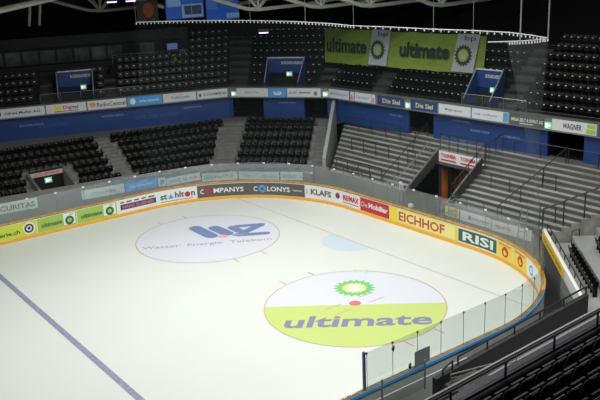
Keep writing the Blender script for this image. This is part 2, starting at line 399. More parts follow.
# parapets (front walls)
FRONTW = mat('stand_front_grey', (118, 120, 120), .75, noise=.08, nscale=1.0)
mb = MB()
def wallseg(mb, a, b, z0, z1, th, m, z1b=None):
    (ux, uy), l = unit(a, b); n = (-uy*th, ux*th); z1b = z1 if z1b is None else z1b
    mb.hexa([(*a, z0), (*b, z0), (b[0]+n[0], b[1]+n[1], z0), (a[0]+n[0], a[1]+n[1], z0)], [(*a, z1), (*b, z1b), (b[0]+n[0], b[1]+n[1], z1b), (a[0]+n[0], a[1]+n[1], z1)], m)
wallseg(mb, (0, 18.35), (5.6, 17.7), -.05, 2.45, .15, FRONTW); wallseg(mb, (5.6, 17.7), (19.5, 16.1), -.05, 2.45, .15, FRONTW)
wallseg(mb, (19.5, 16.1), (26, 15.4), -.05, 2.35, .15, FRONTW, 2.2); wallseg(mb, (26, 15.3), (30.7, 9.8), -.05, 2.15, .15, FRONTW)
wallseg(mb, (30.7, 9.7), (31.1, 8.6), -.05, 2.1, .15, FRONTW)
wallseg(mb, (31.1, 8.6), (31.1, TY1), -.05, 1.9, .1, FRONTW); wallseg(mb, (31.1, TY0), (31.1, -9.5), -.05, 1.9, .1, FRONTW)
struct(mb, 'wall_stand_front')
mb = MB(); wallseg(mb, (30.95, -9.8), (24.6, -16.5), 1.4, 2.02, .16, WHITE); wallseg(mb, (31.05, -9.9), (24.7, -16.6), -.05, 1.4, .1, CONC_D); struct(mb, 'wall_corner_parapet')
mb = MB(); wallseg(mb, (24.65, -16.6), (14.7, -17.3), -.05, 2.3, .2, mat('shaded_parapet', (40, 41, 43), .8, noise=.25, nscale=5)); struct(mb, 'wall_near_parapet')  # dark base colour carries the shade of the side turned from the ice
# tunnel walls
mb = MB(); TWD = mat('tunnel_wall', (60, 58, 58), .8, noise=.1)
for y, s in ((TY1, 1), (TY0-.16, 1)):
    mb.hexa([(31.1, y, -.05), (34.3, y, -.05), (34.3, y+.16, -.05), (31.1, y+.16, -.05)], [(31.1, y, 1.8), (34.3, y, 4.1), (34.3, y+.16, 4.1), (31.1, y+.16, 1.8)], TWD)
mb.prism([(34.3, TY0), (34.5, TY0), (34.5, TY1), (34.3, TY1)], 3.45, 4.0, TWD)
TIN = mat('tunnel_interior_wood', (196, 112, 52), .6, noise=.25, nscale=2)
mb.quad((37.2, TY0, -.04), (37.2, TY1, -.04), (37.2, TY1, 3.5), (37.2, TY0, 3.5), TIN)
mb.quad((34.5, TY0+.03, -.04), (37.2, TY0+.03, -.04), (37.2, TY0+.03, 3.5), (34.5, TY0+.03, 3.5), TIN); mb.quad((34.5, TY1-.03, -.04), (37.2, TY1-.03, -.04), (37.2, TY1-.03, 3.5), (34.5, TY1-.03, 3.5), TIN); mb.prism([(34.28, TY1-.04), (34.5, TY1-.04), (34.5, TY1+.1), (34.28, TY1+.1)], -.05, 3.45, TWD)
mb.quad((34.5, TY0, 3), (37.2, TY0, 3), (37.2, TY1, 3.5), (34.5, TY1, 3.5), TWD)
struct(mb, 'wall_tunnel')
lamp = bpy.data.lights.new('tunnel_lamp', 'AREA'); lamp.energy = 260; lamp.size = .8; lamp.color = (1, .62, .3)
lo = bpy.data.objects.new('tunnel_lamp', lamp); COL.objects.link(lo); lo.location = (35.6, -1, 3.3)

# ---- upper tier
U = []
TR, RS = .75, .5
UZ = 6.6
def utier(i, s0, s1, n):      # rows k of segment i from s0..s1 (length along fascia)
    for k in range(n):
        A0, B0 = fpt(s0, 1.0+k*TR), fpt(s1, 1.0+k*TR); A1, B1 = fpt(s0, 1.0+(k+1)*TR), fpt(s1, 1.0+(k+1)*TR)
        mb.prism([A0, B0, B1, A1], UZ-.3, UZ+RS*(k+1)-.25, DARKF)
mb = MB()
VOM = [(21.1, 23.8, 2), (37.0, 39.7, 2), (54.8, 57.0, 2)]     # vomitories: start, end, rows deep
SEGU = [(0, 0.0, 16.93, 4), (1, 16.93, 25.0, 4), (1, 25.0, 31.0, 5), (1, 31.0, 34.1, 8), (2, 34.2, 42.4, 8), (3, 42.5, 65.4, 8), (4, 65.5, 72.6, 8)]
for i, s0, s1, n in SEGU:
    for k in range(n):
        cutsv = [(s0, s1)]
        for v0, v1, vd in VOM:
            if k < vd:
                cutsv = [q for (a, b) in cutsv for q in (((a, min(b, v0)), (max(a, v1), b)) if (v0 < b and v1 > a) else ((a, b),)) if q[1]-q[0] > .05]
        for a, b in cutsv:
            A0, B0 = fpt(a, 1.0+k*TR), fpt(b, 1.0+k*TR); A1, B1 = fpt(a, 1.0+(k+1)*TR), fpt(b, 1.0+(k+1)*TR)
            mb.prism([A0, B0, B1, A1], UZ-.3, UZ+RS*k+.15, DARKF)
struct(mb, 'floor_upper_tier')
# vomitories: blue box walls in the upper tier with dark doorway
def vom(v0, v1, vd, doorfrac):
    mb = MB(); d = 1.0+vd*TR; zt = UZ+RS*vd+1.3
    A, B = fpt(v0, d), fpt(v1, d); A1, B1 = fpt(v0, d+.15), fpt(v1, d+.15)
    mb.prism([A, B, B1, A1], UZ-.3, zt, BLUEW)
    for s, ds in ((v0, .12), (v1, -.12)):
        a, b, c, e = fpt(s, .9), fpt(s, d), fpt(s+ds, d), fpt(s+ds, .9)
        mb.hexa([(*a, UZ-.3), (*b, UZ-.3), (*c, UZ-.3), (*e, UZ-.3)], [(*a, UZ+.55), (*b, zt), (*c, zt), (*e, UZ+.55)], BLUEW)
        mb.tube([(*lerp(a, e, .5), UZ+.6), (*lerp(b, c, .5), zt+.04)], .04, CONC_L, 5)
    a, b = fpt(v0+.12, d), fpt(v1-.12, d)
    mb.tube([(*a, zt+.03), (*b, zt+.03)], .05, WHITEB, 5)
    p, q = v0+(v1-v0)*doorfrac[0], v0+(v1-v0)*doorfrac[1]
    mb.quad((*fpt(p, d-.02), UZ), (*fpt(q, d-.02), UZ), (*fpt(q, d-.02), UZ+.75), (*fpt(p, d-.02), UZ+.75), BLACK)
    struct(mb, 'wall_vomitory')
    o = struct(MB().text('BOSSARDARENA', lambda a, b: (*fpt(v0+(v1-v0)*(.38+.55*a), d-.03), zt-.5+.24*b), WHITEB, bold=.02), 'wall_vomitory_lettering', bpy.data.objects[[x.name for x in COL.objects if x.name.startswith('wall_vomitory')][-1]])
vom(*VOM[0], (.05, .95)); vom(*VOM[1], (.22, .98)); vom(*VOM[2], (.1, .9))

# back walls, lodges and roof
mb = MB(); BW = [fpt(0, 12.2), fpt(29, 12.2)]
Bk = offs(F, 11.2)
BKM = mat('back_wall_dark', (22, 23, 25), .9, noise=.2, nscale=.3)
for i in range(len(F)-1):
    (ux, uy), l = unit(Bk[i], Bk[i+1])
    mb.quad((*Bk[i], 0), (*Bk[i+1], 0), (*Bk[i+1], 15.5), (*Bk[i], 15.5), BKM)
mb.quad((-30, 45, 0), (*Bk[0], 0), (*Bk[0], 15.5), (-30, 45, 15.5), BKM)
struct(mb, 'wall_back')
mb = MB()
for i in range(len(F)-1):
    a, b = offs(F, 11.2)[i:i+2]; c, d = offs(F, -3)[i:i+2]
    mb.quad((*a, 13.6), (*b, 13.6), (*d, 18.5), (*c, 18.5), ROOFM)
mb.quad((-30, -40, 21), (40, -40, 21), (40, 34, 21), (-30, 34, 21), ROOFM)
struct(mb, 'ceiling')
# lodge boxes above the short left tier
mb = MB(); LW = mat('lodge_dark', (30, 33, 36), .7); LG = mat('lodge_window', (66, 78, 78), .25, noise=.8, nscale=.9, emis=.03)  # faint window glow added to lift panes that get no light
A, B, C_, D = fpt(0, 5.5), fpt(30.95, 5.5), fpt(30.95, 8.5), fpt(0, 8.5)
mb.prism([fpt(0, 4.78), fpt(30.95, 4.78), fpt(30.95, 5.5), fpt(0, 5.5)], UZ, 8.75, LW); mb.prism([A, B, C_, D], UZ, 9.2, LW); mb.prism([fpt(0, 6.3), fpt(30.95, 6.3), C_, D], 9.2, 10.6, LW); mb.prism([fpt(0, 5.5), fpt(30.95, 5.5), C_, D], 10.6, 11.4, LW)
for s in range(0, 23):
    if s in (21,): continue
    p, q = fpt(s*1.2+.08+.8, 6.27), fpt(s*1.2+1.12+.8, 6.27)
    mb.quad((*p, 9.25), (*q, 9.25), (*q, 10.3), (*p, 10.3), LG)
struct(mb, 'wall_lodges')

# ================================================================== THINGS
# ---- boards
bd = empty('rink_board', (*board(28, 0), 0), 'curved white dasher boards around the ice, yellow kick strip below, orange ledge on top', 'rink boards')
OX = Vector(bd.location)
def bpart(mb, name, label=None, **k):
    mb.v = [tuple(Vector(p)-OX) for p in mb.v]; o = mb.build(name, bd, **k)
    if label: o['label'] = label
    return o
mb = MB(); bsolid(mb, 5, SMAX, .0, 1.22, .0, .1, WHITE); bpart(mb, 'board_panel')
mb = MB(); bsolid(mb, 5, SMAX, .01, .2, -.03, -.001, ORANGE); bpart(mb, 'kick_strip', 'orange yellow strip along the ice')
mb = MB(); bsolid(mb, 5, 56, 1.22, 1.3, -.04, .16, LEDGE)
bsolid(mb, 56, SMAX, 1.22, 1.29, -.04, .12, mat('ledge_brown', (150, 110, 60), .5, noise=.4, nscale=3)); bpart(mb, 'top_ledge')
mb = MB(); bsolid(mb, 5, 54, 1.19, 1.225, -.02, -.001, NAVY); bpart(mb, 'blue_edge_line')
mb = MB(); bsolid(mb, 52.8, SMAX, 1.15, 1.27, .131, .17, BLUEB); bpart(mb, 'blue_outer_strip', 'bright blue strip on the outer top edge')
mb = MB(); bsolid(mb, 55.5, SMAX, .0, 1.1, .101, .13, mat('outer_panel_grey', (176, 180, 178), .5, noise=.05)); bpart(mb, 'outer_panel', 'pale grey outside panel')
Z0, Z1 = .22, 1.13
def advert(s0, s1, bg, items, label, border=None):
    mb = MB(); bsheet(mb, s0+.02, s1-.02, Z0, Z1, -.006, bg)
    if border:
        bsheet(mb, s0+.03, s1-.03, Z0+.07, Z1-.07, -.008, border[0]); bsheet(mb, s0+.12, s1-.12, Z0+.14, Z1-.14, -.010, border[1])
    for it in items:
        if it[0] == 'rect': _, a, b, c, d, m = it; bsheet(mb, s0+(s1-s0)*a, s0+(s1-s0)*b, Z0+(Z1-Z0)*c, Z0+(Z1-Z0)*d, -.012, m)
        elif it[0] == 'disc':
            _, a, c, rad, m = it; sc_ = s0+(s1-s0)*a; zc = Z0+(Z1-Z0)*c
            mb.add([(*board(sc_+rad*math.cos(PI*i/10), -.014-.002*len(items)*0-(.002 if rad < .2 else 0)), zc+rad*math.sin(PI*i/10)) for i in range(20)], [tuple(range(20))], m)
        else:
            _, t, a, b, c, d, m, bold, sh = it
            mb.text(t, lambda x, y: (*board(s0+(s1-s0)*(a+(b-a)*x), -.017), Z0+(Z1-Z0)*(c+(d-c)*y)), m, bold=bold, shear=sh)
    return bpart(mb, 'board_advert', label)
PALEY = mat('lime_yellow', (206, 218, 70), .5)
advert(8, 12.02, PALEY, [('text', 'charterie.ch', .15, .72, .25, .55, DGREEN, .02, 0), ('disc', .87, .5, .4, WHITE), ('disc', .87, .5, .3, DGREY), ('disc', .87, .5, .19, WHITE), ('disc', .87, .5, .1, PALEY)], 'yellow green panel with round grey emblem')
for a, b in ((12.02, 14.71), (14.71, 17.6)):
    advert(a, b, LIME, [('text', 'ultimate', .1, .62, .3, .62, DGREY, .03, .1), ('rect', .66, .96, .1, .95, WHITE), ('disc', .81, .42, .3, DGREEN), ('disc', .81, .42, .15, LIME), ('text', 'bp', .82, .92, .78, .9, DGREY, .02, 0)], 'lime panel with small sunburst emblem')
advert(17.7, 20.71, WHITE, [('rect', .05, .95, .24, .66, NAVY), ('text', 'HANS ELSENER', .1, .9, .32, .56, mat('rust_text', (214, 120, 80), .5), .03, 0), ('rect', .05, .15, .76, .86, BLACKT), ('rect', .2, .34, .76, .86, BLACKT), ('rect', .4, .52, .76, .86, BLACKT), ('rect', .58, .7, .76, .86, BLACKT), ('rect', .76, .92, .76, .86, BLACKT)], 'white panel with navy bar and rust lettering')
advert(20.71, 23.6, WHITE, [('text', 'st', .06, .24, .3, .75, DGREY, .03, 0), ('text', 'hlt', .44, .68, .3, .8, DGREY, .03, 0), ('disc', .76, .47, .2, REDM), ('text', 'n', .85, .95, .3, .66, DGREY, .03, 0), ('rect', .27, .4, .3, .42, SKYB), ('rect', .295, .375, .42, .55, SKYB), ('rect', .32, .35, .55, .7, SKYB), ('rect', .06, .9, .1, .15, TEXTG)], 'white panel with blue triangle and red dot')
advert(23.6, 31.66, DGREY, [('text', 'C', .03, .062, .3, .7, WHITE, .02, 0), ('disc', .105, .5, .26, REDM), ('disc', .105, .5, .14, DGREY), ('text', 'MPANYS', .15, .42, .3, .7, WHITE, .02, 0), ('text', 'C', .51, .545, .3, .7, WHITE, .02, 0), ('disc', .59, .5, .28, SKYB), ('disc', .59, .5, .13, DGREY), ('text', 'LONYS', .635, .85, .3, .7, WHITE, .02, 0), ('text', 'fashion', .88, .97, .42, .55, WHITE, .01, 0)], 'long dark grey panel with white lettering')
advert(31.66, 34.05, WHITE, [('text', 'KLAFS', .2, .94, .3, .78, DGREY, .035, 0), ('text', 'SPA', .04, .1, .3, .7, TEXTG, .0, 0)], 'white panel with dark grey lettering')
advert(34.05, 36.75, WHITE, [('text', 'RE/MAX', .36, .96, .38, .8, REDM, .05, 0), ('disc', .17, .6, .21, NAVY), ('disc', .17, .72, .12, REDM), ('rect', .35, .95, .18, .24, TEXTG)], 'white panel with red lettering')
advert(36.75, 39.58, REDM, [('text', 'Die', .06, .26, .35, .72, WHITE, .0, 0), ('text', 'Mobiliar', .3, .95, .35, .75, WHITE, .04, 0)], 'red panel with white lettering')
advert(39.58, 45.39, YELLOW, [('rect', .13, .96, .05, .95, mat('cream', (240, 232, 150), .5)), ('text', 'EICHHOF', .15, .82, .16, .84, mat('brick_red', (186, 84, 52), .5), .03, 0)], 'yellow panel with brick red lettering')
advert(45.39, 48.39, WHITE, [('text', 'RISI', .12, .9, .2, .8, WHITE, .03, 0)], 'green framed panel with white block lettering', border=(DGREEN, DGREEN))
advert(48.39, 49.85, YELLOW, [('disc', .5, .45, .3, REDM), ('disc', .5, .42, .16, YELLOW), ('text', 'EICHHOF', .15, .85, .82, .92, REDM, .03, 0)], 'yellow panel with red shield')
advert(49.85, 51.42, YELLOW, [('disc', .5, .45, .3, REDM), ('disc', .5, .42, .16, YELLOW), ('text', 'EICHHOF', .15, .85, .82, .92, REDM, .03, 0)], 'yellow panel with red shield')
advert(51.42, 52.7, WHITE, [('disc', .5, .5, .28, SKYB), ('disc', .5, .5, .16, WHITE)], 'white panel with blue round emblem')

# ---- glass above the boards
gl = empty('rink_glass', (*board(28, .05), 1.3), 'row of clear upright glass panes standing on the dasher boards', 'rink glass')
GX = Vector(gl.location)
def gpart(mb, name, label=None):
    mb.v = [tuple(Vector(p)-GX) for p in mb.v]; o = mb.build(name, gl)
    if label: o['label'] = label
    return o
CLIP = mat('white_clip', (225, 228, 226), .4)
S = []
s = 6.0
while s < 53: S.append(s); s += 1.88
S += [54.0+1.29*i for i in range(12)]
def gh(s):  return 2.62 if s < 58 else 2.75
for a, b in zip(S, S[1:]):
    mb = MB(); mid = (a+b)/2; bsolid(mb, a+.02, b-.02, 1.3, gh(mid), .04, .055, GLASS, .95); gpart(mb, 'glass_pane')
for a in S:
    mb = MB(); p = board(a, .05); z = gh(a); ang = math.atan2(board(a+.01)[1]-board(a)[1], board(a+.01)[0]-board(a)[0])
    if a < 54:
        mb.box((*p, z-.03), (.16, .05, .1), CLIP, ang); mb.box((*p, (1.3+z)/2), (.018, .02, z-1.3), TEXTG, ang)
    else:
        mb.box((*p, z-.04), (.06, .05, .08), DGREY, ang); mb.box((*p, (1.3+z)/2), (.016, .02, z-1.3), TEXTG, ang)
    gpart(mb, 'glass_clip')
mb = MB(); p = board(68.32, .05); mb.box((*p, 2.06), (.09, .09, 1.5), mat('post_blue', (52, 72, 128), .5)); tag(mb.build('glass_end_post'), 'dark blue padded post at the end of the near glass', 'post')
mb = MB(); p = board(65.55, .03); mb.box((*board(65.4, .1), 1.64), (.8, .03, .62), mat('grey_square_panel', (118, 128, 128), .6)); tag(mb.build('puck_hatch_panel'), 'grey square panel fixed to the near glass above the ledge', 'panel')
# low glass of the players box
lg = empty('bench_glass', (13.3, -16.0, 1.1), 'low greenish glass screen behind the players box near the blue post', 'glass screen')
for i in range(2):
    mb = MB(); mb.box((-1.3+i*2.15+.4, -.05, .45), (2.1, .02, 1.1), GLASS); mb.build('glass_pane', lg)
    mb = MB(); mb.box((-1.3+i*2.15+1.47, -.05, .45), (.05, .05, 1.2), GREYP); mb.build('glass_post', lg)
mb = MB(); mb.box((15.2, -15.62, .55), (6.4, .06, 1.1), mat('outer_panel_grey', (176, 180, 178))); struct(mb, 'wall_players_box')
for (x, y, z, l) in ((14.6, -15.45, 2.75, 'small black camera clamped at the top of the near glass'), (14.9, -16.0, 2.15, 'black camera head on the low box glass')):
    e = empty('rink_camera', (x, y, z), l, 'camera')
    mb = MB(); mb.box((0, 0, 0), (.2, .09, .08), BLACK, .7); mb.build('camera_body', e)
    mb = MB(); mb.tube([(.07, .06, 0), (.15, .13, -.01)], .035, BLACKT, 8); mb.build('lens', e)
    mb = MB(); mb.box((0, 0, -.08), (.03, .03, .1), STEEL); mb.build('clamp', e)

# ---- adverts behind the glass on the stand front
def plane_fn(a, b, z0, z1, off=0.0, zb0=None, zb1=None):
    (ux, uy), l = unit(a, b); n = (uy*off, -ux*off)
    zb0 = z0 if zb0 is None else zb0; zb1 = z1 if zb1 is None else zb1
    def fn(u_, v_, d=0.0):
        k = (uy*d, -ux*d); x = a[0]+(b[0]-a[0])*u_+n[0]+k[0]; y = a[1]+(b[1]-a[1])*u_+n[1]+k[1]
        return (x, y, lerp((z0,), (zb0,), u_)[0]*(1-v_)+lerp((z1,), (zb1,), u_)[0]*v_)
    return fn
def panel(name, a, b, z0, z1, bg, items, label, cat, off=.02, group=None, th=.03, **kw):
    fn = plane_fn(a, b, z0, z1, off, **kw); mb = MB()
    F4 = [fn(0, 0), fn(1, 0), fn(1, 1), fn(0, 1)]; B4 = [fn(0, 0, -th), fn(1, 0, -th), fn(1, 1, -th), fn(0, 1, -th)]
    mb.hexa(B4, F4, bg)
    for it in items:
        if it[0] == 'rect': _, x0, x1, y0, y1, m = it; mb.quad(fn(x0, y0, .004), fn(x1, y0, .004), fn(x1, y1, .004), fn(x0, y1, .004), m)
        elif it[0] == 'disc':
            _, x, y, rx, ry, m = it; mb.add([fn(x+rx*math.cos(PI*i/9), y+ry*math.sin(PI*i/9), .006) for i in range(18)], [tuple(range(18))], m)
        else:
            _, t, x0, x1, y0, y1, m, bold = it; mb.text(t, lambda p, q: fn(x0+(x1-x0)*p, y0+(y1-y0)*q, .008), m, bold=bold)
    return tag(mb.build(name), label, cat, group)
PALE = mat('pale_green_white', (206, 222, 216), .5)
def on(seg, t): return lerp(seg[0], seg[1], t)
W1 = [(5.6, 17.7), (19.5, 16.1)]; W2 = [(19.5, 16.1), (26, 15.4)]; W3 = [(26, 15.3), (30.7, 9.8)]
panel('wall_advert', on(W1, .22), on(W1, .522), 1.35, 2.05, PALE, [('text', 'SECURITAS', .3, .96, .22, .72, NAVY, .02)], 'pale advert board with navy capitals behind the far left glass', 'advert board')
panel('wall_advert', on(W1, .735), on(W1, .95), 1.3, 1.95, PALE, [('text', 'STOCKWERK', .2, .8, .3, .6, TEXTG, 0)], 'pale green advert board left of the blue one', 'advert board')
panel('wall_advert', on(W1, .955), on(W2, .27), 1.3, 1.95, BLUEB, [('text', 'Zuger Kantonalbank', .15, .85, .3, .6, WHITE, 0)], 'blue advert board behind the far side glass', 'advert board')
panel('wall_advert', on(W2, .28), on(W2, .365), 1.25, 1.85, PALE, [('disc', .5, .5, .3, .3, SKYB)], 'small pale board with a blue mark, right of the blue advert', 'advert board')
panel('wall_advert', on(W2, .375), on(W2, .78), 1.2, 1.75, PALE, [('text', 'GARAGE  AG', .05, .6, .25, .7, NAVY, 0), ('rect', .65, .9, .3, .6, WR)], 'pale advert board left of the corner, with a faint pink patch', 'advert board')
panel('wall_advert', on(W2, .80), on(W3, .20), 1.0, 1.62, PALE, [('text', 'BAUMEISTER', .1, .9, .3, .6, TEXTG, 0), ('rect', .02, .3, .2, .8, mat('pale_teal', (150, 205, 200), .5))], 'pale advert board with teal left end, first in the far corner', 'advert board')
panel('wall_advert', on(W3, .215), on(W3, .64), 1.0, 1.62, PALE, [('text', 'TEC  ZUG', .1, .9, .3, .6, mat('teal_text', (90, 160, 155), .5), 0)], 'pale advert board in the middle of the far corner', 'advert board')
panel('wall_advert', on(W3, .655), on(W3, .99), 1.0, 1.62, PALE, [('rect', .05, .5, .25, .75, mat('pale_teal', (150, 205, 200))), ('text', 'GmbH', .6, .9, .3, .6, TEXTG, 0)], 'pale advert board nearest the stair wall in the far corner', 'advert board')
panel('wall_advert', (31.1, TY0-.05), (31.1, -3.75), 1.12, 1.74, YELLOW, [('text', 'SPORT', .2, .8, .5, .8, GREYP, 0), ('text', 'TORWART', .2, .8, .15, .42, GREYP, 0)], 'yellow advert board on the end wall beside the tunnel', 'advert board')
panel('wall_advert', (31.1, -3.85), (31.1, -6.2), 1.1, 1.72, WHITEB, [('rect', .28, .36, .3, .7, REDM), ('text', 'WALLIMANN', .4, .95, .35, .6, TEXTG, 0)], 'white advert board with small red square, right of the yellow one', 'advert board')
panel('wall_advert', (31.1, -6.25), (31.1, -9.0), 1.05, 1.68, WHITEB, [('text', 'HELVETIA', .08, .5, .35, .65, REDM, .01), ('rect', .55, .9, .3, .5, mat('pale_cream', (226, 222, 200), .5))], 'white advert board with red lettering at the end corner', 'advert board')
panel('wall_advert', on([(30.95, -9.8), (24.6, -16.5)], .0), on([(30.95, -9.8), (24.6, -16.5)], .62), 1.42, 2.0, YELLOW, [('text', 'EICHHOF BIER', .1, .9, .3, .65, mat('brick_red', (186, 84, 52)), .02)], 'long yellow advert board on the white corner parapet', 'advert board')

# ---- balcony fascia signs
FS = [(16.0, 20.15, 'Alfred Muller AG', WHITEB, NAVY, 'white balcony sign, leftmost in view, violet blue lettering', [('disc', .2, .5, .05, .35, NAVY)], (.3, .92)),
      (20.2, 23.15, 'Digital', WHITEB, REDM, 'white balcony sign with yellow square and red lettering', [('rect', .2, .38, .2, .8, YELLOW), ('rect', .2, .8, .1, .2, GREYP)], (.42, .8)),
      (23.2, 26.15, 'RadioCentral', WHITEB, DGREY, 'white balcony sign with orange arc and dark lettering', [('disc', .13, .55, .08, .3, ORANGE), ('disc', .14, .5, .06, .22, WHITEB)], (.24, .98)),
      (26.2, 28.9, 'swiss network', BLUEB, WHITE, 'bright blue balcony sign with white lettering on the left balcony', [('disc', .15, .5, .08, .35, WHITE)], (.35, .92)),
      (28.95, 31.6, 'Kalkbreite', WHITEB, TEXTG, 'white balcony sign with small orange mark above pale lettering', [('rect', .42, .58, .7, .85, ORANGE)], (.25, .8)),
      (31.65, 34.15, 'A. TSCHUMPER AG', WHITEB, BLACKT, 'white balcony sign with dark arrow mark beside the balcony corner', [('rect', .05, .12, .3, .6, BLACKT)], (.2, .95)),
      (34.9, 37.58, 'Alpiq InTec', WHITEB, mat('soft_blue', (110, 150, 200), .5), 'white balcony sign with soft blue lettering left of the blue square', [], (.25, .7)),
      (37.6, 39.05, 'V', BLUEB, WHITE, 'square blue balcony sign with white letter', [('disc', .5, .45, .25, .28, WHITE), ('disc', .5, .55, .15, .18, BLUEB)], (.4, .6)),
      (39.1, 41.85, 'DER  SPORT', WHITEB, DGREY, 'white balcony sign with short dark word right of the blue square', [('disc', .85, .4, .06, .25, TEXTG), ('rect', .35, .7, .4, .6, mat('soft_blue', (110, 150, 200)))], (.05, .3)),
      (42.5, 44.75, 'BOESCH', WHITEB, mat('soft_blue', (110, 150, 200)), 'white balcony sign, first after the corner on the end balcony', [], (.1, .9)),
      (44.9, 45.3, 'I', WHITEB, REDM, 'narrow striped balcony sign left of the framed white one', [('rect', .1, .9, .1, .4, mat('pink_stripe', (200, 150, 150), .5))], (.3, .6)),
      (45.35, 47.1, 'LANDIS', WHITEB, mat('soft_blue', (110, 150, 200)), 'white balcony sign with pale blue lettering between the narrow ones', [], (.1, .9)),
      (47.12, 47.5, 'I', WHITEB, REDM, 'narrow striped balcony sign right of the framed white one', [('rect', .1, .9, .1, .4, mat('pink_stripe', (200, 150, 150)))], (.3, .6)),
      (47.7, 50.35, 'Die Siel', NAVY, mat('pale_yellow', (214, 220, 150), .5), 'navy balcony sign with pale yellow script left of the exit sign', [], (.2, .85)),
      (50.9, 53.3, 'Die Siel', NAVY, mat('pale_yellow', (214, 220, 150)), 'navy balcony sign with pale yellow script right of the exit sign', [], (.2, .85)),
      (53.4, 56.1, 'Mega sport', WHITEB, GREYP, 'white balcony sign with grey lettering above the tunnel', [], (.2, .75)),
      (56.15, 59.0, 'zug  culture', WHITEB, SKYB, 'white balcony sign with blue quarter at its right end', [('rect', .86, .99, .05, .95, SKYB)], (.05, .7)),
      (59.05, 61.5, 'MEGA ZELT & EVENT AG', DGREY, WHITE, 'dark grey balcony sign with white capitals', [('rect', .3, .7, .12, .2, WHITEB)], (.05, .98)),
      (62.0, 64.9, 'WAGNER', WHITEB, BLACKT, 'white balcony sign with lime arrows at its right end', [('rect', .78, .98, .08, .46, LIME), ('rect', .8, .98, .54, .9, LIME)], (.25, .68)),
      (64.95, 68.0, 'ZUG', mat('plum', (80, 70, 110), .5), WHITE, 'dark violet balcony sign at the right edge', [], (.2, .5))]
for a, b, t, bg, tc, lab, its, (x0, x1) in FS:
    big = t in ('WAGNER', 'RadioCentral', 'Digital', 'Die Siel')
    A, B = fpt(a+.03), fpt(b-.03)
    panel('balcony_sign', A, B, 6.2, 6.86, bg, its+[('text', t, x0, x1, .25 if big else .34, .75 if big else .64, tc, .02)], lab, 'sign', off=.03, group='advert signs along the balcony front')
# exit signs
def exit_sign(p, q, z, h, label):
    fn = plane_fn(p, q, z, z+h, .05); mb = MB(); mb.hexa([fn(0, 0, -.06), fn(1, 0, -.06), fn(1, 1, -.06), fn(0, 1, -.06)], [fn(0, 0), fn(1, 0), fn(1, 1), fn(0, 1)], EXITM)
    m = MB(); m.quad(fn(.15, .2, .005), fn(.5, .2, .005), fn(.5, .8, .005), fn(.15, .8, .005), EXITW); m.add([fn(.6, .3, .005), fn(.9, .5, .005), fn(.6, .75, .005)], [(0, 1, 2)], EXITW)
    o = tag(mb.build('exit_sign'), label, 'exit sign', 'green exit signs'); m.build('pictogram', o)
for s, l in ((34.45, 'lit green exit sign at the left balcony corner'), (42.0, 'lit green exit sign between corner and end balcony'), (50.45, 'lit green exit sign between two navy balcony signs'), (61.55, 'lit green exit sign left of the white sign with lime arrows')):
    exit_sign(fpt(s), fpt(s+.45), 6.22, .4, l)
for (v0, v1, vd), fr, l in ((VOM[0], .62, 'lit green exit sign in the left blue stair opening'), (VOM[1], .5, 'lit green exit sign in the corner blue stair opening'), (VOM[2], .55, 'lit green exit sign in the right blue stair opening')):
    d = 1.0+vd*TR; s = v0+(v1-v0)*fr; exit_sign(fpt(s, d), fpt(s+.42, d), UZ+.85, .36, l)

# ---- seats
def seat_mesh():
    mb = MB()
    for i in range(4):      # curved back shell
        for j in range(3):
            pass
    n = 5; mnl = []
    prof = [(-.06, .34), (.02, .44), (.05, .6), (.08, .7)]
    vs = []
    for (yy, zz) in prof:
        for i in range(n+1):
            x = -.23+.46*i/n; c = .05*(1-(x/.23)**2); wd = 1-.12*(zz > .65); vs.append((x*wd, yy+c, zz))
    k = len(vs); vs += [(x, y+.035, z) for x, y, z in vs]
    fs = []
    for a in range(len(prof)-1):
        for i in range(n):
            q = a*(n+1)+i; fs.append((q, q+1, q+n+2, q+n+1)); fs.append((k+q+1, k+q, k+q+n+1, k+q+n+2))
    for i in range(n): q = (len(prof)-1)*(n+1)+i; fs.append((q, q+1, k+q+1, k+q)); fs.append((i+1, i, k+i, k+i+1))
    for a in range(len(prof)-1):
        q = a*(n+1); fs.append((q, q+n+1, k+q+n+1, k+q)); q += n; fs.append((q+n+1, q, k+q, k+q+n+1))
    mb.add(vs, fs, SEATM)
    mb.box((0, -.09, .45), (.42, .07, .3), SEATM, 0, .22)      # folded pan
    mb.box((0, .03, .19), (.07, .2, .38), BLACK); mb.box((0, .02, .36), (.44, .05, .05), BLACK)
    mb.box((0, -.125, .575), (.11, .02, .045), mat('seat_glint_plate', (205, 208, 205), .4))  # pale plate paints the bright highlight dot on each seat
    return mb
proto = seat_mesh().build('arena_seat'); SEATME = proto.data; first = [proto]
GRP = 'folding seats of the lower stands'
ORD = ['first', 'second', 'third', 'fourth', 'fifth', 'sixth', 'seventh', 'eighth', 'ninth', 'tenth', 'eleventh', 'twelfth', 'thirteenth', 'fourteenth', 'fifteenth', 'sixteenth', 'seventeenth', 'eighteenth', 'nineteenth', 'twentieth', 'twenty-first', 'twenty-second', 'twenty-third', 'twenty-fourth']
def place(p, rz, z, label, group=GRP):
    if first: o = first.pop()
    else: o = proto.copy(); COL.objects.link(o)
    o.location = (p[0], p[1], z); o.rotation_euler = (0, 0, rz); tag(o, label, 'seat', group)
    return o
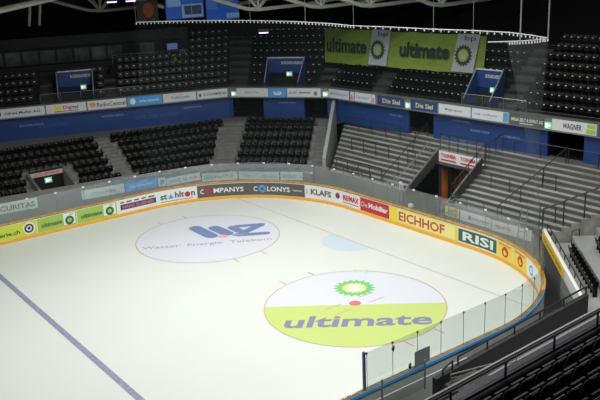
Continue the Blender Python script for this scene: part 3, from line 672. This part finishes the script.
def seatrows(front, back, n, z0, z1, label, skip=lambda k, p: False, margin=.06, fromright=False, xmin=None):
    for k in range(n):
        z = z0+(z1-z0)*k/(n-1); t = (k+.62)/n
        a, b = lerp(front[0], back[0], t), lerp(front[1], back[1], t); (ux, uy), l = unit(a, b); ang = math.atan2(uy, ux)
        m = int((l-2*margin+.02)/.5)
        for i in range(m):
            dd = margin+.25+(l-2*margin-m*.5)/2+i*.5; p = (a[0]+ux*dd, a[1]+uy*dd)
            if skip(k, p): continue
            idx = (m-1-i) if fromright else i
            place(p, ang, z, label(k, idx))
RW = ['front', 'second', 'third', 'fourth', 'fifth', 'top']
VL = (13.15, 15.65)       # vomitory opening in the left lower block
seatrows(Lf, Lb, 6, zL, zT, lambda k, i: 'black folding seat, %s left of the stairs, %s row of far left lower block' % (ORD[i], RW[k]), skip=lambda k, p: p[0] < 8.0 or (k < 3 and VL[0]-.45 < p[0] < VL[1]+.45), fromright=True)
seatrows(Mf, Mb, 6, zM, zT, lambda k, i: 'black folding seat, %s from left aisle, %s row of middle lower block' % (ORD[i], RW[k]))
seatrows(Cf, Cb, 6, zC, zT, lambda k, i: 'black folding seat, %s from left aisle, %s row of corner lower block' % (ORD[i], RW[k]))
# near end corner rows
for k, name in ((0, 'lower'), (1, 'upper')):
    t = (NT[k]+NT[k+1])/2+.035; a, b = lerp(Nf[0], Nb[0], t), lerp(Nf[1], Nb[1], t); (ux, uy), l = unit(a, b); ang = math.atan2(uy, ux)
    for i in range(11 if k == 0 else 8):
        dd = 2.2+i*.5; place((a[0]+ux*dd, a[1]+uy*dd), ang, NZ[k], 'black folding seat, %s from the dark railing, %s row behind the yellow board' % (ORD[i], name))
# upper tier seats as one uncountable mass
class Sc(MB): pass
mb = MB(); 
def ustamp(p, ang, z):
    c, s = math.cos(ang), math.sin(ang); 
    T = lambda x, y, zz: (p[0]+c*x-s*y, p[1]+s*x+c*y, z+zz)
    mb.add([T(-.22, -.02, .4), (T(.22, -.02, .4)), T(.21, .08, .72), T(-.21, .08, .72), T(-.22, .05, .4), T(.22, .05, .4), T(.21, .12, .72), T(-.21, .12, .72)], [(0, 1, 2, 3), (5, 4, 7, 6), (3, 2, 6, 7), (0, 3, 7, 4), (1, 5, 6, 2)], SEATM)
    mb.add([T(-.21, -.14, .36), T(.21, -.14, .36), T(.21, -.1, .6), T(-.21, -.1, .6), T(-.21, -.05, .36), T(.21, -.05, .36), T(.21, -.04, .6), T(-.21, -.04, .6)], [(0, 1, 2, 3), (3, 2, 6, 7), (0, 3, 7, 4), (1, 5, 6, 2)], SEATM)
    mb.add([T(-.06, -.15, .55), T(.06, -.15, .55), T(.06, -.15, .61), T(-.06, -.15, .61)], [(0, 1, 2, 3)], mat('seat_glint_plate', (205, 208, 205)))  # painted highlight dot of the upper seats
    mb.add([T(-.04, 0, 0), T(.04, 0, 0), T(.04, 0, .4), T(-.04, 0, .4)], [(0, 1, 2, 3)], BLACK)
AIS = [(34.2, 35.6), (40.9, 41.9), (46.2, 47.6), (57.3, 58.7), (24.5, 25.3), (19.9, 20.8)]
def uok(s, k):
    for v0, v1, vd in VOM:
        if v0-.3 < s < v1+.3 and k < vd+1: return False
    for a, b in AIS:
        if a-.2 < s < b+.2: return False
    return True
for i, s0, s1, n in SEGU:
    for k in range(n):
        off = 1.0+(k+.6)*TR; A, B = fpt(s0, off), fpt(s1, off); (ux, uy), l = unit(A, B); ang = math.atan2(uy, ux); m = int(l/.5)
        for j in range(m):
            fr = (j+.5)/m; s = s0+(s1-s0)*fr
            if s < 13 or not uok(s, k): continue
            ustamp(lerp(A, B, fr), ang, UZ+RS*k+.15)
o = mb.build('upper_tier_seat'); tag(o, 'rows of black folding seats filling the dark upper tier above the balcony signs', 'seats', None, 'stuff')
# aisle step treads on the upper tier
mb = MB()
for a, b in AIS:
    n = 8 if a > 31 else 4
    for k in range(n*2-1):
        off = 1.0+k*TR/2; p, q, r_, t_ = fpt(a, off), fpt(b, off), fpt(b, off+.36), fpt(a, off+.36); mb.prism([p, q, r_, t_], UZ+RS*(k//2)-.1, UZ+RS*k/2+.17, mat('upper_stair_grey', (62, 64, 64), .8))
struct(mb, 'floor_upper_stairs')

# ---- vomitory in the left lower block
def rowz(t): return zL+(zT-zL)*t
vy0, vy1 = 16.95, 19.0
e = empty('stair_opening', (14.4, 17.0, 1.9), 'dark stair opening with grey side walls in the far left lower seats', 'stair opening')
def ev(mb, name, label=None):
    mb.v = [tuple(Vector(p)-Vector(e.location)) for p in mb.v]; o = mb.build(name, e)
    if label: o['label'] = label
for x in VL:
    mb = MB(); mb.hexa([(x-.07, vy0, 1.8), (x+.07, vy0, 1.8), (x+.07, vy1, 1.8), (x-.07, vy1, 1.8)], [(x-.07, vy0, 2.5), (x+.07, vy0, 2.5), (x+.07, vy1, 3.25), (x-.07, vy1, 3.25)], CONC_L); ev(mb, 'side_wall')
mb = MB(); mb.box(((VL[0]+VL[1])/2, vy1, 2.6), (VL[1]-VL[0], .12, 1.3), BLACK); mb.quad((VL[0], vy0, 1.95), (VL[1], vy0, 1.95), (VL[1], vy1, 1.95), (VL[0], vy1, 1.95), BLACK); ev(mb, 'dark_doorway')
mb = MB(); mb.box(((VL[0]+VL[1])/2, vy1-.1, 3.02), (VL[1]-VL[0]-.2, .06, .3), mat('sign_pale_pink', (190, 170, 165), .5)); mb.text('ZUG SPORTS', lambda a, b: (13.5+1.8*a, vy1-.14, 2.94+.17*b), REDM); ev(mb, 'lintel_sign', 'pale sign with reddish lettering')
mb = MB()
for x in VL: mb.tube([(x, vy0, 2.55), (x, vy1, 3.3)], .04, RAILG, 5)
mb.tube([(VL[0], vy1, 3.3), (VL[1], vy1, 3.3)], .035, STEEL, 5); ev(mb, 'hand_rail')
exit_sign((14.2, vy1-.15), (14.7, vy1-.15), 2.38, .36, 'lit green exit sign in the stair opening of the far left lower seats')

# ---- railings
def railing(pts, h, label, post=1.2, m=STEEL, rad=.028, top=True, mid=False, name='railing', glass=False, zs=None):
    """pts: list of 3D base points; posts are separate parts"""
    e = empty(name, pts[0], label, 'railing'); O = Vector(pts[0]); P = [Vector(p)-O for p in pts]; up = Vector((0, 0, h))
    mb = MB(); mb.tube([p+up for p in P], rad*1.15, m, 6); mb.build('top_rail', e)
    if mid:
        mb = MB(); mb.tube([p+up*.55 for p in P], rad*.8, m, 6); mb.build('middle_rail', e)
    for a, b in zip(P, P[1:]):
        n = max(1, int(round((b-a).length/post)))
        for i in range(n+1):
            if i == n and b is not P[-1]: continue
            q = a.lerp(b, i/n); mb = MB(); mb.tube([q, q+up], rad, m, 6); mb.build('post', e)
        if glass:
            for i in range(n):
                q0, q1 = a.lerp(b, (i+.06)/n), a.lerp(b, (i+.94)/n); mb = MB(); z0_, z1_ = up*.08, up*.93
                mb.quad(q0+z0_, q1+z0_, q1+z1_, q0+z1_, GLASS2); mb.build('glass_pane', e)
    return e
def tz(x): # terrace height
    k = min(TN-1, max(0, int((x-TX0)/((TX1-TX0)/TN)+1e-6))); return TZ0+(TZ1-TZ0)*k/(TN-1)
# crush barriers
railing([(35.2, 11.4, tz(35.2)), (35.2, 4.0, tz(35.2))], 1.1, 'long dark railing along the top of the end terrace left of the tunnel', 1.55)
railing([(33.5, 3.0, tz(33.5)), (33.5, 2.3, tz(33.5))], .95, 'short dark crush barrier beside the tunnel wall', 1.2)
railing([(31.9, 8.6, tz(31.9)), (31.9, 3.9, tz(31.9))], 1.0, 'dark low barrier along the front of the end terrace left of the tunnel', 1.1)
railing([(31.4, 8.2, tz(31.4)), (31.4, 4.4, tz(31.4))], .8, 'front row dark barrier just behind the end glass', .9)
railing([(36.0, -3.8, 4.3), (36.1, -9.6, 4.3)], .9, 'dark railing at the top of the end terrace right of the tunnel', 1.9)
railing([(36.1, -11.2, 4.3), (36.05, -13.7, 4.3)], 1.0, 'pale railing at the terrace top near the right doorway', 1.7, m=RAILG)
railing([(31.3, -2.9, 1.5), (31.3, -9.3, 1.5)], 1.0, 'glass balustrade with dark posts in front of the right end terrace', 1.25, glass=True)
railing([(34.2, -7.3, tz(34.2)), (34.2, -8.2, tz(34.2))], .9, 'short dark crush barrier in the middle of the right terrace', .9)
# sloping handrails down the terrace
def slope(y0, y1, x0, x1, label, m=STEEL, h=.95, post=1.6):
    return railing([(x0, y0, tz(x0)), (x1, y1, tz(x1)-.02)], h, label, post, m=m, name='stair_rail')
slope(3.2, 3.6, 31.4, 36.0, 'dark handrail sloping down the terrace steps left of the tunnel')
slope(1.9, 2.0, 31.3, 34.6, 'pale handrail sloping down between barrier and tunnel wall', m=RAILG, h=.85)
slope(-6.4, -7.6, 31.4, 35.9, 'dark handrail sloping down the steps of the right terrace')
railing([(33.4, -4.2, tz(33.4)), (33.4, -5.6, tz(33.4))], .9, 'short dark crush barrier on the right terrace nearest the tunnel', 1.3)
railing([(32.3, -8.6, tz(32.3)), (32.3, -9.6, tz(32.3))], .9, 'short dark crush barrier at the front right of the right terrace', .9)
railing([(33.6, 8.9, tz(33.6)), (33.6, 5.0, tz(33.6))], .9, 'dark crush barrier across the middle of the left terrace', 1.3)
# tunnel guards
railing([(31.2, TY1+.08, 1.82), (34.4, TY1+.08, 4.12)], .1, 'pale sloping rail on top of the left tunnel wall', 1.6, m=RAILG, name='tunnel_rail', rad=.045)
railing([(31.2, TY0-.08, 1.82), (34.4, TY0-.08, 4.12)], .1, 'pale sloping rail on top of the right tunnel wall', 1.6, m=RAILG, name='tunnel_rail', rad=.045)
railing([(31.4, TY0-.25, 1.85), (34.4, TY0-.25, 3.9)], 1.15, 'dark sloping guard rail right of the tunnel', .9, name='tunnel_rail')
railing([(34.5, TY1+.1, 4.0), (34.5, TY0-.25, 4.0)], 1.1, 'glass screen with dark posts above the red lettered tunnel sign', .85, glass=True)
railing([(34.65, TY0-.35, 4.0), (36.0, TY0-.3, 4.3)], 1.1, 'glass screen with dark posts on the right of the tunnel top', .75, glass=True)
railing([(31.0, 2.4, 1.3), (31.0, TY1+.2, 1.3)], 1.0, 'grey frame gate beside the left tunnel mouth', .8, m=RAILG, mid=True)
railing([(31.0, TY0+.2, .3), (31.0, TY0-1.0, .9)], 1.5, 'grey frame gate at the right tunnel mouth', .6, m=RAILG, mid=True)
panel('tunnel_sign', (34.28, TY1-.02), (34.28, TY0+.02), 3.3, 4.06, WHITE, [('text', 'TOSHIBA', .06, .44, .48, .82, REDM, .05), ('text', 'TOSHIBA', .54, .92, .48, .82, REDM, .05), ('rect', .06, .44, .18, .32, REDM), ('rect', .54, .92, .18, .32, REDM)], 'white sign with red capitals over the tunnel mouth', 'sign', off=.04)
# things in the tunnel
e = empty('padded_crate', (36.4, .2, -.04), 'orange padded crate stack inside the lit tunnel mouth', 'crate')
OR = mat('orange_pad', (220, 120, 48), .6, noise=.2)
mb = MB(); mb.box((0, 0, 1.1), (.9, .9, 2.2), OR); mb.build('crate_body', e, bevel=.04)
mb = MB(); mb.box((0, 0, 2.3), (.8, .8, .2), mat('orange_light', (238, 160, 80), .6)); mb.build('crate_lid', e, bevel=.04)
e = empty('padded_crate', (35.4, -1.9, -.04), 'brownish orange crate on the right inside the tunnel', 'crate')
mb = MB(); mb.box((0, 0, .6), (1.0, .9, 1.2), mat('brown_pad', (150, 84, 52), .6)); mb.build('crate_body', e, bevel=.04)
mb = MB(); mb.box((0, 0, 1.28), (.9, .8, .16), OR); mb.build('crate_lid', e, bevel=.03)
mb = MB()
for i in range(9): pass
mb.tube([(35.15, .62, z) for z in (-.04, .6, 1.6, 2.4, 2.9)], .2, BLACK, 10); tag(mb.build('rolled_mat'), 'upright black roll against the left wall in the tunnel', 'roll')
# dark railing between terrace and corner stand
railing([(31.0, -9.75, 1.7), (33.4, -11.9, 3.0), (36.3, -14.5, 4.4)], 1.4, 'dark steel railing dividing the end terrace from the corner seats', 1.35, rad=.04)
railing([(31.1, -10.0, 2.02), (24.8, -16.6, 2.02)], .28, 'dark rail on top of the white corner parapet', 1.2)
railing([(24.6, -16.7, 2.3), (16.0, -17.3, 2.3)], .35, 'dark rail on top of the near side parapet', 1.9, rad=.035)
for i, (t, l) in enumerate(((.16, 'small dark loop gate at the end of the lower corner seat row'), (.5, 'small dark loop gate at the end of the upper corner seat row'))):
    a = lerp(Nf[0], Nb[0], t+.03); b = lerp(Nf[1], Nb[1], t+.03); (ux, uy), _ = unit(a, b)
    z = NZ[i]; p0 = (a[0]+ux*.1, a[1]+uy*.1); p1 = (a[0]+ux*.6-.5*uy*-1, a[1]+uy*.6)
    mb = MB(); mb.tube([(p0[0]-.25, p0[1]-.2, z), (p0[0]-.25, p0[1]-.2, z+.8), (p0[0]+.35, p0[1]+.35-.6, z+.8), (p0[0]+.35, p0[1]+.35-.6, z)], .03, STEEL, 6)
    tag(mb.build('loop_gate'), l, 'gate')
# ladders leaning behind the end glass
def ladder(x0, y0, z0, x1, z1, wd, label):
    e = empty('ladder', (x0, y0, z0), label, 'ladder'); d = Vector((x1-x0, 0, z1-z0)); lo_ = MB(); n = max(3, int(d.length/.3))
    for s_ in (-1, 1): m = MB(); m.tube([(0, s_*wd/2, 0), (d.x, s_*wd/2*.8, d.z)], .03, RAILG, 6); m.build('side_rail', e)
    for i in range(1, n): p = d*(i/n); m = MB(); m.tube([(p.x, -wd/2*.9, p.z), (p.x, wd/2*.9, p.z)], .022, RAILG, 5); m.build('rung', e)
ladder(30.4, 1.3, 0, 30.85, 3.0, .55, 'grey step ladder leaning behind the glass left of the tunnel')
ladder(30.5, -8.6, 0, 30.95, 2.9, .5, 'grey ladder leaning at the end corner behind the glass')
mb = MB(); mb.box((31.45, 1.6, 2.0), (.3, .3, .4), WHITEB); mb.box((31.45, 1.6, 2.25), (.18, .18, .2), WHITE); tag(mb.build('small_fixture', bevel=.03), 'small white fixture beside the ladder at the terrace front', 'fixture')
mb = MB(); mb.box((30.3, -.5, 1.45), (.25, .25, .2), WHITE); tag(mb.build('white_box', bevel=.02), 'small white box on the ledge near the tunnel mouth', 'box')

# balcony rails and glass on the upper tier
def frail(s0, s1, off, z, h, label, m=RAILG, post=1.6, glass=False):
    P = [(*fpt(s0, off), z), (*fpt(s1, off), z)]; return railing(P, h, label, post, m=m, rad=.02, glass=glass, name='balcony_rail')
frail(19.9, 27.2, .5, 6.6, 1.0, 'thin pale rail in front of the left blue stair opening', glass=True)
frail(55.0, 59.9, .5, 6.6, 1.0, 'thin pale rail in front of the right blue stair opening', glass=True)
frail(42.6, 54.9, .12, 6.95, .22, 'low dark rail along the end balcony front', m=STEEL, post=2.5)
frail(60.2, 65.4, .12, 6.95, .22, 'low dark rail above the right balcony signs', m=STEEL, post=2.2)
frail(34.4, 42.3, .12, 6.95, .2, 'low dark rail along the corner balcony front', m=STEEL, post=2.5)
frail(0, 34.2, .12, 6.95, .2, 'low dark rail along the left balcony front', m=STEEL, post=2.5)
frail(25.2, 30.9, 4.85, 8.75, .9, 'pale rail on the dark lodge platform above the left seats', glass=True)
p = fpt(28.1, 6.0)
for q, c, hgt, l in ((fpt(29.75, 5.1), YELLOW, .5, 'small yellow bin on the lodge platform'), (fpt(30.5, 5.1), mat('green_bin', (70, 120, 84), .6), .9, 'green cabinet at the right end of the lodge platform')):
    mb = MB(); mb.box((q[0], q[1], 8.76+hgt/2), (.5, .4, hgt), c, -.3); mb.box((q[0], q[1], 8.76+hgt+.03), (.54, .44, .06), c, -.3); tag(mb.build('storage_bin', bevel=.02), l, 'bin')
q = fpt(29.7, 5.35); e = empty('wall_monitor', (q[0], q[1], 9.7), 'small screen with pale blue picture above the lodge platform', 'monitor')
mb = MB(); mb.box((0, 0, .2), (1.0, .12, .7), BLACK, -.3); mb.build('screen_housing', e)
mb = MB(); mb.box((-.02, -.07, .25), (.86, .03, .5), mat('screen_glow_blue', (90, 110, 170), .4, emis=.35), -.3); mb.build('screen', e)

# ---- lime banner over the upper seats of the end tier
BC_ = [Vector(q) for q in ((36.55, 15.37, 8.53), (38.24, .71, 8.52), (41.38, 3.09, 10.69), (38.89, 18.14, 10.88))]
def bfn_(a, b, k=0): return tuple(BC_[0].lerp(BC_[1], a).lerp(BC_[3].lerp(BC_[2], a), b)+Vector((-.012*k, 0, .012*k)))
e = empty('fan_banner', tuple(BC_[0]), 'long lime green banner with white sunburst panels hung over the end upper seats', 'banner')
EX = Vector(e.location)
def epart(mb, name, label=None):
    mb.v = [tuple(Vector(p)-EX) for p in mb.v]; o = mb.build(name, e)
    if label: o['label'] = label
fn = bfn_; mb = MB(); N = 28; Mr = 8
vs = []; random.seed(3)
for j in range(Mr+1):
    for i in range(N+1):
        x, y, z = fn(i/N, j/Mr); vs.append((x, y, z+.05*math.sin(j*PI)+random.uniform(-.04, .04)))
mb.add(vs, [(j*(N+1)+i, j*(N+1)+i+1, (j+1)*(N+1)+i+1, (j+1)*(N+1)+i) for j in range(Mr) for i in range(N)], BANNER); epart(mb, 'banner_cloth')
DT = mat('banner_dark_text', (34, 46, 44), .8)
for a0, a1 in ((.02, .30), (.515, .81)):
    mb = MB(); mb.text('ultimate', lambda a, b: fn(a0+(a1-a0)*a, .28+.42*b, 9), DT, bold=.03); epart(mb, 'banner_word')
for a0, a1 in ((.315, .435), (.83, .95)):
    mb = MB(); mb.quad(fn(a0, .0, 8), fn(a1-.0, .0, 8), fn(a1+.02, 1, 8), fn(a0+.02, 1, 8), BANNERW); ac = (a0+a1)/2; w_ = (a1-a0)
    burst(lambda a, b, k: fn(ac+a*w_*.42, .42+b*.3, 9+k), mat('banner_green', (34, 70, 50), .8), mat('banner_sun', (170, 175, 60), .8), BANNERW, 1.0)
    mb.text('bp', lambda a, b: fn(ac+.06*a, .78+.17*b, 9), DT); epart(mb, 'sunburst_panel', 'white panel with green and yellow sunburst')

# ---- net with its hung ring
RZ = [(12.2, 15.6, 12.95), (20, 15.6, 12.95)]
ringp = []
for i in range(0, 13):
    a = PI/2-i*PI/24; ringp.append((20.5+9.6*math.cos(a)+.6*i/12, 5+10.2*math.sin(a), 12.9-.7*i/12))
ringp += [(31.1, 2, 12.2), (31.2, -1.5, 12.2), (31.2, -4.5, 12.24), (30.9, -7.24, 12.28), (30.12, -9.13, 12.3), (29.35, -10.76, 12.3), (28.33, -10.78, 12.3), (27.65, -10.45, 12.3), (27.19, -10.06, 12.3)]
nend = (24.3, -12.7, 12.3); 
e = empty('safety_net', (30, 0, 12.2), 'fine dark net hung from a white tube ring behind the end boards', 'safety net'); EX = Vector(e.location)
mb = MB(); mb.tube(ringp+[(26.59, -9.43, 12.3)], .026, mat('white_tube', (220, 216, 228), .4), 6); epart(mb, 'ring_tube')
mb = MB()
# net follows the glass from the far corner round to the near corner
nn = 0
top = ringp[:]; ss = [20+i*1.309 for i in range(13)]+[38.7, 41.9, 44.7, 47.2, 49.5, 51.3, 52.3, 53.2, 53.9]
for i in range(len(top)-1):
    A, B = top[i], top[i+1]; a, b = board(ss[i], .3), board(ss[i+1], .3)
    m_ = 6
    for j in range(m_):
        q = lambda P, p, t: (p[0]+(P[0]-p[0])*t, p[1]+(P[1]-p[1])*t, 2.5+(P[2]-2.5)*t)
        mb.quad(q(A, a, j/m_), q(B, b, j/m_), q(B, b, (j+1)/m_), q(A, a, (j+1)/m_), NET2 if i > len(top)-5 else NET)
epart(mb, 'netting')
mb = MB()
for i in range(len(ringp)-1):
    for t in (0, .2, .4, .6, .8):
        p = lerp(ringp[i], ringp[i+1], t); mb.box((p[0], p[1], p[2]-.1), (.05, .05, .11), CLIP)
epart(mb, 'net_hook'); [c for c in e.children if c.name.startswith('net_hook')][0]['kind'] = 'stuff'
for i in (0, 3, 6, 9, 12, 14, 15, 18, 20):
    p = ringp[i]; mb = MB(); mb.tube([p, (p[0], p[1], 18.6)], .012 if i < 17 else .035, mat('cable_grey', (140, 140, 142), .4), 5); epart(mb, 'hanging_cable')
# ---- roof trusses
NODES = [(24.7, 30.5), (28.2, 22.5), (30.7, 15.8), (34.2, 12.7), (36.1, 9.3), (38.3, 4.5)]
TL = ['pale tube truss with fan struts, left of the hanging poster', 'pale tube truss with wide fan struts before the blue screens', 'pale tube truss right of the blue screens', 'grey tube truss above the left end of the lime banner', 'grey tube truss above the banner centre', 'dim grey truss above the banner right end']
for (x, y), l in zip(NODES, TL):
    e = empty('roof_truss', (x, y, 13), l, 'roof truss')
    lc = [(-9, 0, 2.9), (-6, 0, 1.75), (-3, 0, .75), (-1, 0, .12), (0, 0, 0), (1.2, 0, .02), (5, 0, .12), (10, 0, .5)]
    mb = MB(); mb.tube(lc, .14, TRUSS, 8); mb.build('bottom_chord', e)
    for k, (dx, dy) in enumerate(((-1.9, 0), (-.9, .9), (-.3, -.7), (.7, .7), (1.5, -.4), (2.6, .2))):
        mb = MB(); mb.tube([(0, 0, 0), (dx*1.5, dy*1.5, 3.2)], .085, TRUSS, 6); mb.build('strut', e)
    mb = MB(); mb.tube([(-9, 0, 3.2), (10, 0, 3.2)], .12, TRUSS, 8); mb.build('top_chord', e)
    mb = MB(); mb.tube([(-9, 3.2, 2.6), (10, 3.2, .9)], .06, TRUSS, 6); mb.build('tie_rod', e)
e = empty('roof_truss', (12.2, 19.3, 14), 'thick pale roof tube in the top left corner with two hanging struts', 'roof truss')
mb = MB(); mb.tube([(-3.5, -.3, -.4), (0, 0, 0), (4.4, .4, .62), (8, .7, 1.6)], .2, TRUSS, 8); mb.build('bottom_chord', e)
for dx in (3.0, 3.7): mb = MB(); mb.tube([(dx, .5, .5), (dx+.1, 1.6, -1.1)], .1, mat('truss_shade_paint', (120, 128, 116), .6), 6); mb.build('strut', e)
# ---- hanging screens, poster, lamps
def screen(a, b, z0, z1, label, items):
    e = empty('video_screen', (*lerp(a, b, .5), z0), label, 'screen'); O = Vector(e.location)
    fn = plane_fn(a, b, z0, z1); m = MB(); m.hexa([fn(0, 0, -.3), fn(1, 0, -.3), fn(1, 1, -.3), fn(0, 1, -.3)], [fn(0, 0), fn(1, 0), fn(1, 1), fn(0, 1)], BLACK)
    m.v = [tuple(Vector(p)-O) for p in m.v]; m.build('screen_housing', e)
    m = MB(); m.quad(fn(.02, .03, .01), fn(.98, .03, .01), fn(.98, .98, .01), fn(.02, .98, .01), mat('screen_blue', (40, 84, 170), .4, emis=.3, noise=0))
    for x0, x1, y0, y1, mm in items: m.quad(fn(x0, y0, .02), fn(x1, y0, .02), fn(x1, y1, .02), fn(x0, y1, .02), mm)
    m.v = [tuple(Vector(p)-O) for p in m.v]; m.build('picture', e)
SP = mat('screen_pale', (130, 160, 200), .4, emis=.2); SD = mat('screen_dark', (40, 44, 66), .4, emis=.1); SM = mat('screen_mid', (70, 110, 180), .4, emis=.25)
screen((26.4, 22.2), (29.67, 21.8), 12.3, 15.2, 'left hanging screen with blue and white picture', [(.05, .4, .35, .9, SP), (.42, .95, .05, .4, SP), (.48, .92, .12, .36, SD), (.45, .9, .5, .95, SM)])
screen((29.75, 21.8), (32.76, 21.5), 11.95, 15.2, 'right hanging screen with darker blue picture', [(.05, .35, .3, .8, SM), (.5, .85, .45, .9, SM), (.6, .98, .06, .18, SP)])
m = MB(); m.box((24.8, 22.0, 13.2), (1.6, .08, 1.5), mat('poster_dark', (52, 46, 34), .7), -.35); m.v = m.v
poster = m.build('hanging_poster'); tag(poster, 'dark poster with orange figure patch hanging left of the screens', 'poster')
m = MB(); m.add([(24.85+.42*math.cos(t)*.94, 21.93-.42*math.cos(t)*.34, 13.25+.55*math.sin(t)) for t in [2*PI*i/16 for i in range(16)]], [tuple(range(16))], mat('poster_orange', (140, 70, 34), .7)); m.build('orange_patch', poster)
for (x, y, z, l) in ((18.3, 13.8, 14.4, 'bright violet white spotlight between the left trusses'), (19.4, 13.4, 14.4, 'small bright spotlight above the hanging poster'), (27.8, 11.0, 11.8, 'violet white spotlight on the net ring before the corner seats')):
    e = empty('spotlight', (x, y, z), l, 'lamp'); m = MB(); m.box((0, 0, .1), (.7, .35, .2), BLACK, -.4); m.build('lamp_housing', e)
    m = MB(); m.box((0, 0, -.03), (.6, .3, .08), mat('lamp_glow', (205, 185, 255), .4, emis=2.2), -.4); m.build('lamp_lens', e)

# ---- near upper tier: parapet, rails and big seats
K = .035   # the near stand runs at a slight angle to the boards
def ny(y, x): return y+K*(x-8)
mb = MB()
NB = mat('near_tier_floor', (9, 9, 10), .8)
def strip(y0, y1, z0, z1, m, x0=-6, x1=22): mb.prism([(x0, ny(y1, x0)), (x1, ny(y1, x1)), (x1, ny(y0, x1)), (x0, ny(y0, x0))], z0, z1, m)
strip(-24.7, -25.0, 6.6, 7.5, NB); strip(-25.0, -26.2, 6.6, 7.25, NB)
for k in range(6): strip(-25.8-k*.8, -26.6-k*.8, 6.6, 7.65+.43*k-.02, NB)
struct(mb, 'floor_near_upper_tier')
mb = MB(); strip(-24.6, -24.85, 7.5, 7.56, mat('metal_ledge', (120, 120, 130), .25, metal=.8)); struct(mb, 'trim_near_ledge')
e = railing([(5.5, ny(-24.85, 5.5), 7.56), (14.5, ny(-24.85, 14.5), 7.56)], .36, 'bright steel rail on dark brackets above the near seats', 1.75, m=BLACKT, rad=.03, name='near_rail')
mb = MB(); mb.tube([(0, .05, .4), (9, .05+K*9, .4)], .035, mat('bright_steel', (160, 160, 164), .3, metal=.3), 8); mb.build('steel_handrail', e)
mb = MB(); mb.tube([(0, .12, .2), (9, .12+K*9, .2)], .015, mat('bright_steel', (205, 205, 208)), 8); mb.build('lower_rail', e)
def near_seat(p, z, label):
    o = empty('grandstand_seat', (p[0], p[1], z), label, 'seat', 'large black seats of the near upper tier'); o.rotation_euler = (0, 0, PI+K); return o
def near_parts(o):
    mb = MB(); pr = [(-.04, .38), (.03, .5), (.07, .68), (.1, .84)]; n = 6; vs = []
    for (yy, zz) in pr:
        for i in range(n+1): x = -.22+.44*i/n; vs.append((x*(1-.1*(zz > .8)), yy+.05*(1-(x/.22)**2), zz))
    k = len(vs); vs += [(x, y+.03, z) for x, y, z in vs]; fs = []
    for a in range(3):
        for i in range(n): q = a*(n+1)+i; fs += [(q, q+1, q+n+2, q+n+1), (k+q+1, k+q, k+q+n+1, k+q+n+2)]
    for i in range(n): q = 3*(n+1)+i; fs += [(q, q+1, k+q+1, k+q), (i+1, i, k+i, k+i+1)]
    for a in range(3): q = a*(n+1); fs.append((q, q+n+1, k+q+n+1, k+q)); q += n; fs.append((q+n+1, q, k+q, k+q+n+1))
    mb.add(vs, fs, SEATF); mb.build('backrest', o, smooth=True)
    mb = MB(); mb.tube([(-.225, .0, .4), (-.225, .07, .62), (-.21, .13, .82), (-.15, .16, .87), (.15, .16, .87), (.21, .13, .82), (.225, .07, .62), (.225, 0, .4)], .014, mat('seat_edge', (92, 94, 96), .35), 6); mb.build('edge_trim', o)
    mb = MB(); mb.box((0, -.1, .5), (.42, .07, .36), SEATF, 0, .2); mb.build('seat_pan', o, bevel=.02)
    mb = MB(); mb.box((0, .05, .2), (.06, .16, .4), BLACK); mb.box((0, .03, .4), (.46, .04, .04), BLACK); mb.build('support', o)
sp = None
NR = [('front', -26.05, 9.9, [11.5]), ('second', -26.85, 9.9, None), ('third', -27.65, 9.9, None), ('fourth', -28.45, 9, None), ('fifth', -29.25, 9, None)]
lim = [(5.9, 11.2), (5.4, 10.2), (4.8, 9.2), (4.6, 8.0), (4.4, 7.2)]
for k, (nm, y, _, _2) in enumerate(NR):
    x = lim[k][1]; i = 0
    while x > lim[k][0]:
        lab = 'large black seat with pale edge, %s from right, %s row of near stand' % (ORD[i], nm)
        o = near_seat((x, ny(y, x)), 7.63+.43*k, lab)
        if sp is None: near_parts(o); sp = o
        else:
            for ch in sp.children: c = ch.copy(); COL.objects.link(c); c.parent = o
        x -= .52; i += 1
# platform box and rails by the near boards
mb = MB(); mb.box((15.6, -18.3, 1.75), (1.6, 1.1, .9), mat('dark_box', (58, 60, 58), .8)); tag(mb.build('platform_box', bevel=.03), 'dark grey box platform beside the near side parapet', 'platform')
railing([(15.0, -17.9, 2.2), (17.6, -18.6, 2.2)], .35, 'pale double rail above the dark platform box', 1.3, m=RAILG, mid=True, rad=.025)
railing([(14.9, -17.6, 2.2), (15.6, -17.4, 2.2)], .45, 'short dark loop rail at the end of the platform', .7, rad=.035)
